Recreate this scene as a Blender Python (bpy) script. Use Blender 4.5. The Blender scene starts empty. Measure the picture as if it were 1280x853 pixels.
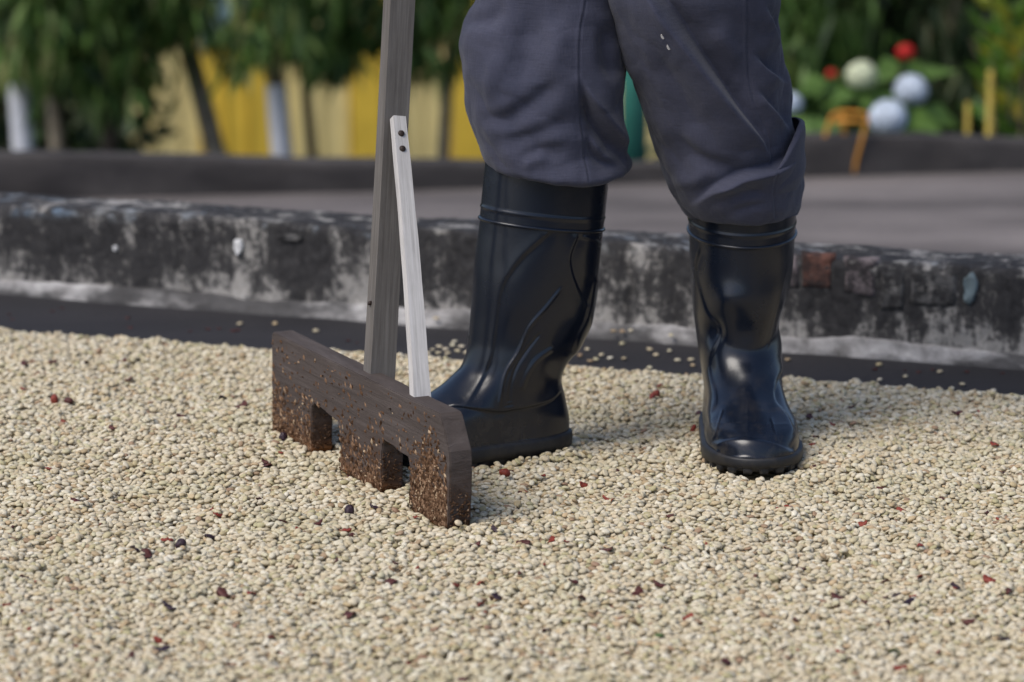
import bpy, bmesh, math, random, time
import numpy as np
from mathutils import Vector, Matrix, noise as mn

T0 = time.time()
random.seed(7)
rng = np.random.default_rng(11)
S = bpy.context.scene
COL = S.collection

# ------------------------------------------------------------------ camera
F = 4000.0                       # focal length in pixels of the 1280 px wide photograph
CH = 0.926                       # camera height above the patio slab
PITCH = math.atan((426.5 + 400) / F)
cam_d = bpy.data.cameras.new('camera')
cam = bpy.data.objects.new('camera', cam_d)
COL.objects.link(cam)
cam.location = (0, 0, CH)
cam.rotation_euler = (math.pi / 2 - PITCH, 0, 0)
cam_d.sensor_width = 36
cam_d.lens = F / 1280 * 36
cam_d.clip_start = 0.05
cam_d.clip_end = 3000
cam_d.dof.use_dof = True
cam_d.dof.focus_distance = 3.62
cam_d.dof.aperture_fstop = 4.4
cam_d.dof.aperture_blades = 9
S.camera = cam

# ------------------------------------------------------------------ light
SUN_AZ, SUN_EL = math.radians(-128), math.radians(52)     # azimuth from +Y towards +X
w = bpy.data.worlds.new('World')
S.world = w
w.use_nodes = True
wn = w.node_tree
sky = wn.nodes.new('ShaderNodeTexSky')
sky.sky_type = 'NISHITA'
sky.sun_disc = False
sky.sun_elevation = SUN_EL
sky.sun_rotation = SUN_AZ
sky.altitude = 900
sky.air_density = 0.8
sky.dust_density = 4.0
sky.ozone_density = 0.7
bg = wn.nodes['Background']
bg.inputs['Strength'].default_value = 0.10
wn.links.new(sky.outputs[0], bg.inputs[0])
sd = bpy.data.lights.new('sun', 'SUN')
sd.energy = 1.5
sd.angle = math.radians(34)
sd.color = (1.0, 0.955, 0.89)
sun = bpy.data.objects.new('sun', sd)
COL.objects.link(sun)
sun.location = (-4, -3, 6)
sdir = Vector((math.sin(SUN_AZ) * math.cos(SUN_EL), math.cos(SUN_AZ) * math.cos(SUN_EL), math.sin(SUN_EL)))
sun.rotation_euler = sdir.to_track_quat('Z', 'Y').to_euler()
S.view_settings.view_transform = 'Standard'
S.view_settings.look = 'None'
S.view_settings.exposure = 0.78
S.view_settings.gamma = 1.0
S.view_settings.use_curve_mapping = False
S.render.engine = 'CYCLES'
S.cycles.use_denoising = True
S.cycles.max_bounces = 6

# ------------------------------------------------------------------ pixel -> place helpers
C0 = np.array([0, 0, CH])
FW = np.array([0, math.cos(PITCH), -math.sin(PITCH)])
UP = np.array([0, math.sin(PITCH), math.cos(PITCH)])
RT = np.array([1.0, 0, 0])
def ray(x, y): return FW + RT * (x - 640) / F + UP * (426.5 - y) / F
def on_z(x, y, z=0.0):
    d = ray(x, y); return C0 + d * (z - CH) / d[2]
def on_y(x, y, Y):
    d = ray(x, y); return C0 + d * Y / d[1]
def proj(P):
    v = np.asarray(P) - C0
    k = v @ FW
    return np.stack([640 + F * v[..., 0] / k, 426.5 - F * (v @ UP) / k], -1)

# ------------------------------------------------------------------ object helpers
def tag(o, label=None, cat=None, group=None, kind=None):
    if label: o['label'] = label
    if cat: o['category'] = cat
    if group: o['group'] = group
    if kind: o['kind'] = kind
    return o
def empty(name, loc=(0, 0, 0), rz=0.0):
    o = bpy.data.objects.new(name, None)
    COL.objects.link(o)
    o.location = loc; o.rotation_euler = (0, 0, rz); o.empty_display_size = 0.05
    return o
def link(name, me, mat=None, parent=None, smooth=True):
    o = bpy.data.objects.new(name, me)
    COL.objects.link(o)
    if mat: me.materials.append(mat)
    if smooth: me.polygons.foreach_set('use_smooth', np.ones(len(me.polygons), dtype=bool))
    if parent: o.parent = parent
    return o
def np_mesh(name, V, Fc):
    """V (n,3), Fc (m,k) all faces with k corners"""
    me = bpy.data.meshes.new(name)
    V = np.asarray(V, dtype=np.float32); Fc = np.asarray(Fc, dtype=np.int32)
    k = Fc.shape[1]
    me.vertices.add(len(V)); me.vertices.foreach_set('co', V.ravel())
    me.loops.add(Fc.size); me.loops.foreach_set('vertex_index', Fc.ravel())
    me.polygons.add(len(Fc))
    me.polygons.foreach_set('loop_start', np.arange(0, Fc.size, k, dtype=np.int32))
    me.update(calc_edges=True); me.validate()
    return me
def grid_faces(nv, nu, closed, off=0):
    uu = nu if closed else nu - 1
    i, j = np.meshgrid(np.arange(nv - 1), np.arange(uu), indexing='ij')
    j2 = (j + 1) % nu
    return np.stack([i * nu + j, i * nu + j2, (i + 1) * nu + j2, (i + 1) * nu + j], -1).reshape(-1, 4) + off
def grid_normals(P, closed=True):
    if closed:
        du = np.roll(P, -1, 1) - np.roll(P, 1, 1)
    else:
        du = np.gradient(P, axis=1)
    dv = np.gradient(P, axis=0)
    n = np.cross(du, dv)
    return n / (np.linalg.norm(n, axis=-1, keepdims=True) + 1e-12)
def box_bm(bm, x0, x1, y0, y1, z0, z1):
    vs = [bm.verts.new((x, y, z)) for x in (x0, x1) for y in (y0, y1) for z in (z0, z1)]
    for f in ((0, 1, 3, 2), (4, 6, 7, 5), (0, 4, 5, 1), (2, 3, 7, 6), (0, 2, 6, 4), (1, 5, 7, 3)):
        bm.faces.new([vs[i] for i in f])
def bm_obj(name, bm, mat, parent=None, smooth=False, bevel=0.0):
    bmesh.ops.recalc_face_normals(bm, faces=bm.faces)
    if bevel:
        bmesh.ops.bevel(bm, geom=list(bm.edges), offset=bevel, segments=2, affect='EDGES', profile=0.6)
    me = bpy.data.meshes.new(name); bm.to_mesh(me); bm.free()
    return link(name, me, mat, parent, smooth)
def tube(name, pts, rad, mat, parent=None, n=10, cap=True):
    pts = np.asarray(pts, float); rad = np.broadcast_to(np.asarray(rad, float), (len(pts),))
    tg = np.gradient(pts, axis=0); tg /= np.linalg.norm(tg, axis=1, keepdims=True) + 1e-12
    ref = np.array([0.0, 1, 0.02]) if abs(tg[:, 1]).max() < 0.9 else np.array([1.0, 0, 0])
    a = np.cross(tg, ref); a /= np.linalg.norm(a, axis=1, keepdims=True) + 1e-12
    b = np.cross(tg, a)
    th = np.linspace(0, 2 * math.pi, n, endpoint=False)
    P = pts[:, None] + rad[:, None, None] * (a[:, None] * np.cos(th)[None, :, None] + b[:, None] * np.sin(th)[None, :, None])
    V = P.reshape(-1, 3); fc = grid_faces(len(pts), n, True)
    me = np_mesh(name, V, fc)
    if cap:
        bm = bmesh.new(); bm.from_mesh(me)
        bmesh.ops.holes_fill(bm, edges=[e for e in bm.edges if e.is_boundary], sides=0)
        bmesh.ops.recalc_face_normals(bm, faces=bm.faces)
        bm.to_mesh(me); bm.free()
    return link(name, me, mat, parent)
def fbm(x, y, z=0.0, seed=0, octv=3):
    """smooth vectorised noise, about -1..1: sums of rotated sine waves"""
    r = np.random.default_rng(seed)
    out = 0.0; amp = 1.0; fr = 1.0; tot = 0
    for _ in range(octv):
        for _k in range(4):
            d = r.normal(size=3); d /= np.linalg.norm(d); ph = r.uniform(0, 6.28, 2)
            e = r.normal(size=3); e /= np.linalg.norm(e)
            out = out + amp * np.sin(fr * 6.28 * (d[0] * x + d[1] * y + d[2] * z) + ph[0] + 1.3 * np.sin(fr * 4.1 * (e[0] * x + e[1] * y + e[2] * z) + ph[1]))
            tot += amp * 0.6
        amp *= 0.5; fr *= 2.1
    return out / tot
def smooth(a, b, x):
    t = np.clip((x - a) / (b - a), 0, 1); return t * t * (3 - 2 * t)

# ------------------------------------------------------------------ materials
class NB:
    def __init__(s, name, rough=0.7, spec=0.4):
        s.m = bpy.data.materials.new(name); s.m.use_nodes = True
        s.t = s.m.node_tree; s.b = s.t.nodes['Principled BSDF']
        s.b.inputs['Roughness'].default_value = rough
        s.b.inputs['Specular IOR Level'].default_value = spec
    def n(s, typ, **kw):
        nd = s.t.nodes.new(typ)
        for k, v in kw.items():
            if k.startswith('_'): setattr(nd, k[1:], v)
            else: s.set(nd.inputs[k.replace('__', ' ')], v)
        return nd
    def set(s, sock, v):
        if isinstance(v, bpy.types.NodeSocket): s.t.links.new(v, sock)
        elif isinstance(v, bpy.types.Node): s.t.links.new(v.outputs[0], sock)
        else: sock.default_value = v
    def coord(s, scale=(1, 1, 1), kind='Object', rot=(0, 0, 0)):
        tc = s.n('ShaderNodeTexCoord'); mp = s.n('ShaderNodeMapping')
        s.t.links.new(tc.outputs[kind], mp.inputs[0])
        mp.inputs['Scale'].default_value = scale; mp.inputs['Rotation'].default_value = rot
        return mp.outputs[0]
    def noise(s, co, scale, detail=6, rough=0.6, dist=0.0):
        return s.n('ShaderNodeTexNoise', Vector=co, Scale=scale, Detail=detail, Roughness=rough, Distortion=dist).outputs['Fac']
    def ramp(s, fac, stops, interp='LINEAR'):
        r = s.n('ShaderNodeValToRGB', Fac=fac); cr = r.color_ramp; cr.interpolation = interp
        while len(cr.elements) < len(stops): cr.elements.new(0.5)
        for e, (p, c) in zip(cr.elements, stops):
            e.position = p
            e.color = (c, c, c, 1) if not isinstance(c, (tuple, list)) else (*c, 1)
        return r.outputs['Color']
    def mix(s, f, a, b, mode='MIX'):
        m = s.n('ShaderNodeMix', _data_type='RGBA', _blend_type=mode)
        s.set(m.inputs[0], f)
        for i, v in ((6, a), (7, b)):
            if isinstance(v, (tuple, list)) and len(v) == 3: v = (*v, 1)
            s.set(m.inputs[i], v)
        return m.outputs[2]
    def math(s, op, a, b=0.0, clamp=False):
        m = s.n('ShaderNodeMath', _operation=op, _use_clamp=clamp)
        s.set(m.inputs[0], a); s.set(m.inputs[1], b)
        return m.outputs[0]
    def xyz(s, co):
        return s.n('ShaderNodeSeparateXYZ', Vector=co).outputs
    def base(s, v): s.set(s.b.inputs['Base Color'], (*v, 1) if isinstance(v, (tuple, list)) else v); return s
    def bump(s, h, strength=0.3, dist=0.002):
        b = s.n('ShaderNodeBump', Height=h, Strength=strength, Distance=dist)
        s.t.links.new(b.outputs[0], s.b.inputs['Normal']); return s

def m_plain(name, col, rough=0.7, var=0.25, scale=30, bump=0.2, spec=0.35):
    b = NB(name, rough, spec); co = b.coord()
    n = b.noise(co, scale)
    b.base(b.mix(b.ramp(n, [(0.3, 0.0), (0.7, 1.0)]), tuple(c * (1 - var) for c in col), tuple(min(1, c * (1 + var)) for c in col)))
    if bump: b.bump(n, bump, 0.003)
    return b.m

def m_bean():
    b = NB('bean_parchment', 0.62, 0.3)
    oi = b.n('ShaderNodeObjectInfo')
    col = b.ramp(oi.outputs['Random'], [
        (0.00, (0.45, 0.36, 0.22)), (0.12, (0.58, 0.50, 0.34)), (0.28, (0.64, 0.57, 0.43)), (0.44, (0.50, 0.43, 0.28)),
        (0.58, (0.73, 0.68, 0.55)), (0.70, (0.50, 0.46, 0.28)), (0.79, (0.60, 0.49, 0.33)), (0.89, (0.37, 0.34, 0.16)),
        (0.94, (0.50, 0.35, 0.19)), (0.975, (0.33, 0.23, 0.11)), (1.0, (0.22, 0.10, 0.05))])
    # damp, freshly turned beans are more olive
    loc = b.n('ShaderNodeVectorMath', _operation='MULTIPLY')
    b.set(loc.inputs[0], oi.outputs['Location']); loc.inputs[1].default_value = (1.0, 1.0, 0.0)
    damp = b.ramp(b.noise(loc.outputs[0], 5.5, 4, 0.6), [(0.54, 0.0), (0.70, 0.55)])
    col = b.mix(damp, col, (0.42, 0.385, 0.215))
    co = b.coord((1, 1, 1))
    n = b.noise(co, 260, 3)
    b.base(b.mix(b.ramp(n, [(0.35, 0.0), (0.75, 0.5)]), b.mix(0.10, col, (0.56, 0.56, 0.53)), (0.37, 0.29, 0.18)))
    b.bump(n, 0.35, 0.0007)
    return b.m

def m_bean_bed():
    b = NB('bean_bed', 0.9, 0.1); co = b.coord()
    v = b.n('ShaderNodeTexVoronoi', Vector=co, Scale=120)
    b.base(b.ramp(v.outputs['Distance'], [(0.1, (0.40, 0.33, 0.2)), (0.5, (0.26, 0.2, 0.11)), (0.9, (0.10, 0.075, 0.045))]))  # dark cell rims put the shade between packed beans into the colour
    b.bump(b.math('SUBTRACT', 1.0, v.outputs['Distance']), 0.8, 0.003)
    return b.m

def m_board():
    b = NB('rake_board_wood', 0.85, 0.2)
    co = b.coord((2.2, 12, 30)); n = b.noise(co, 3.2, 8, 0.65, 0.6)
    c1 = b.ramp(n, [(0.3, (0.052, 0.041, 0.036)), (0.55, (0.078, 0.063, 0.057)), (0.75, (0.108, 0.090, 0.083))])
    co2 = b.coord(); n2 = b.noise(co2, 26, 6, 0.7)
    z = b.xyz(co2)[2]
    # damp, husk-caked lower part and worn orange bottom edge
    low = b.math('MULTIPLY', b.n('ShaderNodeMapRange', Value=z, **{'From__Min': 0.078, 'From__Max': 0.02}).outputs[0], b.ramp(n2, [(0.38, 0.0), (0.6, 0.85)]))
    c2 = b.mix(low, c1, (0.062, 0.032, 0.018))
    worn = b.math('MULTIPLY', b.n('ShaderNodeMapRange', Value=z, **{'From__Min': 0.020, 'From__Max': 0.006}).outputs[0], b.ramp(b.noise(co2, 12, 4), [(0.42, 0.0), (0.55, 0.8)]))
    c3 = b.mix(worn, c2, (0.22, 0.092, 0.03))
    b.base(c3)
    b.bump(b.mix(0.45, n, n2), 0.9, 0.004)
    return b.m

def m_stick(name, lo, mid, hi, rough=0.85):
    b = NB(name, rough, 0.2)
    co = b.coord((150, 150, 5)); n = b.noise(co, 1.6, 8, 0.75, 0.3)
    n2 = b.noise(b.coord((1, 1, 0.5)), 24, 5)
    c = b.ramp(n, [(0.28, lo), (0.52, mid), (0.76, hi)])
    c = b.mix(b.ramp(n2, [(0.45, 0.0), (0.75, 0.35)]), c, tuple(x * 0.45 for x in mid))
    b.base(c); b.bump(n, 0.45, 0.0008)
    return b.m

def m_rubber(name, col, rough):
    b = NB(name, rough, 0.5)
    co = b.coord(); n = b.noise(co, 9, 5, 0.6); n2 = b.noise(co, 160, 3)
    z = b.xyz(b.coord(kind='Object'))[2]
    dust = b.math('MULTIPLY', b.n('ShaderNodeMapRange', Value=z, **{'From__Min': 0.14, 'From__Max': 0.01}).outputs[0], b.ramp(b.noise(co, 45, 6, 0.7), [(0.48, 0.0), (0.8, 0.13)]))
    b.base(b.mix(dust, col, (0.3, 0.24, 0.16)))
    b.set(b.b.inputs['Roughness'], b.n('ShaderNodeMapRange', Value=n, **{'To__Min': rough - 0.06, 'To__Max': rough + 0.14}).outputs[0])
    b.bump(b.mix(0.15, n, n2), 0.12, 0.004)
    return b.m

def m_cloth():
    b = NB('trouser_cotton', 0.92, 0.15)
    co = b.coord()
    n = b.noise(co, 14, 5)
    wv = b.noise(b.coord((520, 520, 60)), 1.0, 2); wh = b.noise(b.coord((60, 60, 520)), 1.0, 2)
    wf = b.math('ADD', wv, wh)
    c = b.mix(b.ramp(n, [(0.3, 0.0), (0.75, 1.0)]), (0.044, 0.047, 0.073), (0.064, 0.066, 0.097))
    c = b.mix(b.ramp(b.math('MULTIPLY', wf, 0.5), [(0.35, 0.4), (0.65, 0.0)]), c, (0.028, 0.030, 0.046))
    # faint mud smear
    c = b.mix(b.ramp(b.noise(b.coord((1, 1, 0.35)), 7, 4), [(0.6, 0.0), (0.8, 0.30)]), c, (0.115, 0.097, 0.087))
    b.base(c)
    b.b.inputs['Sheen Weight'].default_value = 0.12
    b.b.inputs['Sheen Roughness'].default_value = 0.5
    b.bump(wf, 0.5, 0.0009)
    return b.m

def m_kerb():
    b = NB('mouldy_plaster', 0.9, 0.2)
    co = b.coord(); z = b.xyz(co)[2]
    streak = b.noise(b.coord((1, 1, 0.32)), 17, 8, 0.68)
    blot = b.noise(co, 6.5, 8, 0.65); fine = b.noise(co, 70, 6, 0.7)
    base = b.ramp(fine, [(0.25, (0.18, 0.168, 0.155)), (0.55, (0.36, 0.345, 0.325)), (0.8, (0.60, 0.585, 0.565))])
    # black mould: strong near the top, breaking up lower down
    up = b.n('ShaderNodeMapRange', Value=z, **{'From__Min': 0.0, 'From__Max': 0.07, 'To__Min': -0.20, 'To__Max': 0.06}).outputs[0]
    v = b.math('ADD', b.math('ADD', b.math('MULTIPLY', streak, 1.55), b.math('MULTIPLY', blot, 1.15)), b.math('SUBTRACT', up, 0.715))
    v = b.math('ADD', v, b.math('MULTIPLY', b.math('SUBTRACT', fine, 0.5), 1.15))
    mould = b.ramp(v, [(0.43, 0.0), (0.57, 0.76), (0.70, 0.96)])
    c = b.mix(mould, base, b.ramp(fine, [(0.3, (0.007, 0.007, 0.009)), (0.7, (0.036, 0.035, 0.037))]))
    # lichen and old bluish paint on the top edge
    top = b.n('ShaderNodeMapRange', Value=z, **{'From__Min': 0.118, 'From__Max': 0.134}).outputs[0]
    lich = b.math('MULTIPLY', top, b.ramp(b.noise(b.coord((1, 1.6, 1)), 21, 6, 0.65), [(0.54, 0.0), (0.64, 0.85)]))
    c = b.mix(lich, c, b.ramp(b.noise(co, 4.5, 3), [(0.42, (0.30, 0.29, 0.27)), (0.55, (0.12, 0.17, 0.23)), (0.62, (0.30, 0.29, 0.27))]))
    b.base(c); b.bump(b.mix(0.5, fine, streak), 0.8, 0.006)
    return b.m

def m_mouldy(name, col):
    b = NB(name, 0.9, 0.2); co = b.coord()
    n = b.noise(co, 45, 7, 0.7); n2 = b.noise(co, 24, 6, 0.7)
    c = b.mix(b.ramp(n, [(0.3, 0.0), (0.7, 1.0)]), tuple(x * 0.5 for x in col), tuple(x * 1.35 for x in col))
    c = b.mix(b.ramp(n2, [(0.40, 0.0), (0.56, 0.9)]), c, (0.022, 0.021, 0.022))
    c = b.mix(b.ramp(b.noise(co, 33, 4), [(0.58, 0.0), (0.68, 0.7)]), c, (0.33, 0.31, 0.29))
    b.base(c); b.bump(n, 0.9, 0.006)
    return b.m

def m_fillet():
    b = NB('pale_mortar', 0.9, 0.2); co = b.coord()
    n = b.noise(co, 22, 8, 0.7); n2 = b.noise(b.coord((0.4, 1, 1)), 9, 5)
    c = b.ramp(n, [(0.28, (0.10, 0.095, 0.09)), (0.50, (0.30, 0.29, 0.285)), (0.75, (0.55, 0.54, 0.53))])
    c = b.mix(b.ramp(n2, [(0.46, 0.0), (0.56, 0.85)]), c, (0.035, 0.034, 0.035))
    b.base(c); b.bump(n, 0.6, 0.004)
    return b.m

def m_concrete(name, a, c, rough=0.8, sc=3.0):
    b = NB(name, rough, 0.3); co = b.coord()
    n = b.noise(b.coord((0.45, 1.6, 1.6)), sc, 8, 0.65); f = b.noise(co, 90, 5, 0.7)
    b.base(b.mix(b.ramp(f, [(0.35, 0.0), (0.7, 0.4)]), b.ramp(n, [(0.3, a), (0.7, c)]), tuple(x * 0.6 for x in a)))
    b.bump(f, 0.4, 0.002)
    return b.m

def m_leaf(name, dark, light, yellow):
    b = NB(name, 0.45, 0.4)
    at = b.n('ShaderNodeAttribute', _attribute_name='tone')
    c = b.ramp(at.outputs['Fac'], [(0.0, dark), (0.6, light), (0.93, tuple((x + y) / 2 for x, y in zip(light, yellow))), (1.0, yellow)])
    b.base(c)
    tr = b.n('ShaderNodeBsdfTranslucent', Color=c); mx = b.n('ShaderNodeMixShader', Fac=0.4)
    out = b.t.nodes['Material Output']
    b.t.links.new(b.b.outputs[0], mx.inputs[1]); b.t.links.new(tr.outputs[0], mx.inputs[2]); b.t.links.new(mx.outputs[0], out.inputs[0])
    return b.m

M = dict(
    bean=m_bean(), bed=m_bean_bed(), board=m_board(),
    stick=m_stick('weathered_handle_wood', (0.085, 0.076, 0.068), (0.135, 0.123, 0.112), (0.20, 0.185, 0.17)),
    brace=m_stick('pale_brace_wood', (0.30, 0.285, 0.27), (0.50, 0.48, 0.46), (0.62, 0.60, 0.59)),
    iron=m_plain('rusty_iron', (0.03, 0.018, 0.013), 0.6),
    rubber=m_rubber('boot_rubber', (0.0045, 0.0075, 0.0155), 0.21), sole=m_rubber('sole_rubber', (0.008, 0.009, 0.012), 0.5),
    cloth=m_cloth(), kerb=m_kerb(), fillet=m_fillet(),
    patio=m_concrete('dark_patio_concrete', (0.016, 0.0155, 0.0175), (0.036, 0.034, 0.037), 0.75),
    terrace=m_concrete('grey_terrace_concrete', (0.065, 0.057, 0.056), (0.25, 0.222, 0.21), 0.9, 2.6),
    wall2=m_concrete('dark_wall_concrete', (0.032, 0.029, 0.029), (0.105, 0.095, 0.09), 0.9, 5.5),
    soil=m_concrete('garden_soil', (0.025, 0.028, 0.014), (0.05, 0.055, 0.025), 0.95, 1.2),
    brick=m_mouldy('old_brick', (0.15, 0.072, 0.055)), brick2=m_mouldy('limed_brick', (0.24, 0.20, 0.205)),
    blockm=m_mouldy('patched_cement', (0.12, 0.117, 0.115)),
    bluepaint=m_plain('old_blue_paint', (0.13, 0.17, 0.185), 0.8, 0.4, 60), chipw=m_plain('bare_white_plaster', (0.62, 0.62, 0.62), 0.8, 0.15, 80),
    husk=m_plain('dried_husk', (0.075, 0.02, 0.016), 0.5, 0.5, 300, 0.5), huskr=m_plain('red_husk', (0.21, 0.035, 0.02), 0.5, 0.4, 300, 0.5),
    huskp=m_plain('purple_husk', (0.030, 0.014, 0.022), 0.4, 0.5, 300, 0.5), greenb=m_plain('green_husk', (0.07, 0.12, 0.035), 0.6),
    chaff=None, white=m_plain('whitewash', (0.62, 0.63, 0.67), 0.8, 0.12, 40), bark=m_plain('bark', (0.10, 0.075, 0.055), 0.95, 0.45, 30, 0.8),
    barkg=m_plain('grey_bark', (0.30, 0.255, 0.19), 0.95, 0.4, 30, 0.8), teal=m_plain('teal_paint', (0.035, 0.17, 0.13), 0.5, 0.15, 20, 0.1),
    orange=m_plain('orange_paint', (0.55, 0.25, 0.035), 0.5, 0.2, 60, 0.1), yel=m_plain('yellow_wall', (0.78, 0.55, 0.07), 0.8, 0.1, 8, 0.1),
    pale=m_plain('pale_yellow_wall', (0.78, 0.67, 0.32), 0.8, 0.1, 8, 0.1), glassb=m_plain('blue_window', (0.22, 0.34, 0.38), 0.3, 0.3, 6, 0.0),
    roof=m_plain('roof_sheet', (0.12, 0.10, 0.09), 0.7), petalb=m_plain('blue_white_petal', (0.60, 0.67, 0.82), 0.7, 0.35, 40, 0.1),
    petalw=m_plain('green_white_petal', (0.62, 0.66, 0.46), 0.7, 0.35, 40, 0.1), red=m_plain('red_petal', (0.55, 0.02, 0.015), 0.6, 0.2, 60, 0.1),
    stake=m_plain('yellow_stake', (0.34, 0.26, 0.05), 0.7),
    leaf=m_leaf('drooping_leaf', (0.018, 0.045, 0.012), (0.14, 0.25, 0.055), (0.48, 0.46, 0.20)),
    leafd=m_leaf('dark_leaf', (0.014, 0.03, 0.014), (0.055, 0.095, 0.034), (0.24, 0.20, 0.12)),
    croton=m_leaf('croton_leaf', (0.05, 0.14, 0.02), (0.13, 0.24, 0.03), (0.55, 0.42, 0.05)),
)
def m_chaff():
    b = NB('chaff', 0.9, 0.1)
    at = b.n('ShaderNodeAttribute', _attribute_name='tone')
    b.base(b.ramp(at.outputs['Fac'], [(0.0, (0.05, 0.026, 0.014)), (0.45, (0.15, 0.085, 0.05)), (0.75, (0.30, 0.19, 0.12)), (1.0, (0.55, 0.42, 0.28))]))
    return b.m
M['chaff'] = m_chaff()

# ------------------------------------------------------------------ ground, slabs
ZT, ZG = -0.30, -1.80
KA, KB = on_z(0, 366, 0), on_z(1280, 460.6, 0)               # kerb base line on the patio
KD = (KB - KA) / np.linalg.norm(KB - KA); KN = np.array([-KD[1], KD[0], 0.0])   # KN points away from the camera
KANG = math.atan2(KD[1], KD[0])
def kpt(s, t, z): return KA + KD * s + KN * t + np.array([0, 0, z])
bm = bmesh.new()
vs = [bm.verts.new((x, y, ZG)) for x, y in ((-900, -900), (900, -900), (900, 900), (-900, 900))]
bm.faces.new(vs)
tag(bm_obj('ground', bm, M['soil']), kind='structure')
def slab(name, quad, z1, z0, mat):
    bm = bmesh.new()
    t = [bm.verts.new((x, y, z1)) for x, y in quad]; b_ = [bm.verts.new((x, y, z0)) for x, y in quad]
    bm.faces.new(t)
    for i in range(4): bm.faces.new((t[i], b_[i], b_[(i + 1) % 4], t[(i + 1) % 4]))
    return tag(bm_obj(name, bm, mat), kind='structure')
k0, k1 = kpt(-3.2, 0.06, 0), kpt(4.8, 0.06, 0)
slab('patio', [(-6, -4), (6, -4), tuple(k1[:2]), tuple(k0[:2])], 0.0, ZG, M['patio'])
# lower terrace: runs from behind the kerb to behind the second low walls
slab('terrace', [tuple(kpt(-3.2, 0.062, 0)[:2]), tuple(kpt(4.8, 0.062, 0)[:2]), (6.0, 9.08), (-6.0, 6.72)], ZT, ZG - 0.0, M['terrace'])

# ------------------------------------------------------------------ kerb (mouldy low wall)
kerb = empty('low_wall', tuple(KA), KANG)
tag(kerb, 'low plastered kerb wall black with mould, with chipped bare bricks behind the boots', 'wall')
KH, KT = 0.139, 0.112
nx = 1150
xs = np.linspace(-2.2, 4.2, nx)
prof = []                                                      # (y, z, kind) round the section: front, top, back
for z in np.linspace(-0.004, KH - 0.012, 26): prof.append((0.0, z))
for a in np.linspace(0.15, math.pi / 2, 5): prof.append((0.012 - 0.012 * math.cos(a), KH - 0.012 + 0.012 * math.sin(a)))
for y in np.linspace(0.018, KT - 0.006, 16): prof.append((y, KH))
for z in (KH - 0.01, 0.05, -0.1, ZT - 0.004): prof.append((KT, z))
prof = np.array(prof)
P = np.zeros((len(prof), nx, 3))
P[..., 0] = xs[None]; P[..., 1] = prof[:, 0][:, None]; P[..., 2] = prof[:, 1][:, None]
X, Y_, Z_ = P[..., 0], P[..., 1], P[..., 2]
rough = fbm(X * 6, Y_ * 6, Z_ * 8, 3, 4); fine = fbm(X * 40, Y_ * 40, Z_ * 40, 4, 3)
front = (prof[:, 0] < 0.004)[:, None]
edge = np.exp(-((Y_ - 0.004) / 0.018) ** 2) * smooth(0.10, 0.135, Z_)
chip = np.clip(fbm(X * 9, X * 0, X * 0, 8, 4) - 0.15, 0, 1) * edge
P[..., 1] += np.where(front, 0.0035 * rough + 0.0012 * fine, 0.0) + 0.016 * chip
P[..., 2] += np.where(Z_ > 0.12, 0.0035 * rough + 0.0012 * fine, 0) - 0.010 * chip + np.where(Z_ > 0.05, 0.004 * fbm(X * 1.1, 0 * X, 0 * X, 12, 2), 0)
# vertical construction joint and a few hairline cracks
for sx in (0.312, 1.02, 2.1, -0.9):
    wob = sx + 0.004 * np.sin(Z_ * 90 + sx)
    P[..., 1] += np.where(front, 0.005 * np.exp(-((X - wob) / 0.0035) ** 2), 0)
link('wall_body', np_mesh('wall_body', P.reshape(-1, 3), grid_faces(len(prof), nx, False)[:, ::-1]), M['kerb'], kerb)
# mortar fillet along the foot
nf = 9
fp = np.array([(-0.016, -0.002), (-0.015, 0.003), (-0.013, 0.006), (-0.011, 0.009), (-0.009, 0.013), (-0.007, 0.017), (-0.005, 0.020), (-0.002, 0.022), (0.006, 0.023)])
Q = np.zeros((nf, nx, 3)); Q[..., 0] = xs[None]
sc_ = 1.0 + 0.45 * fbm(xs * 3, 0 * xs, 0 * xs, 21, 3)
Q[..., 1] = fp[:, 0][:, None] * sc_[None] + 0.002 * fbm(Q[..., 0] * 25, np.arange(nf)[:, None] * 0.3, 0 * Q[..., 0], 22, 3)
Q[..., 2] = fp[:, 1][:, None] * (1.0 + 0.35 * fbm(xs * 4, 0 * xs, 0 * xs, 23, 3))[None] + 0.0015 * fbm(Q[..., 0] * 25, np.arange(nf)[:, None] * 0.4, 0 * Q[..., 0], 24, 3)
Q[0, :, 2] = -0.004
link('base_fillet', np_mesh('base_fillet', Q.reshape(-1, 3), grid_faces(nf, nx, False)[:, ::-1]), M['fillet'], kerb)
def kerb_local(px, py):
    """pixel on the kerb's front face -> (x, z) in kerb coordinates"""
    d = ray(px, py); t = ((KA - C0) @ KN) / (d @ KN); q = C0 + d * t
    return float((q - KA) @ KD), float(q[2])
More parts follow.
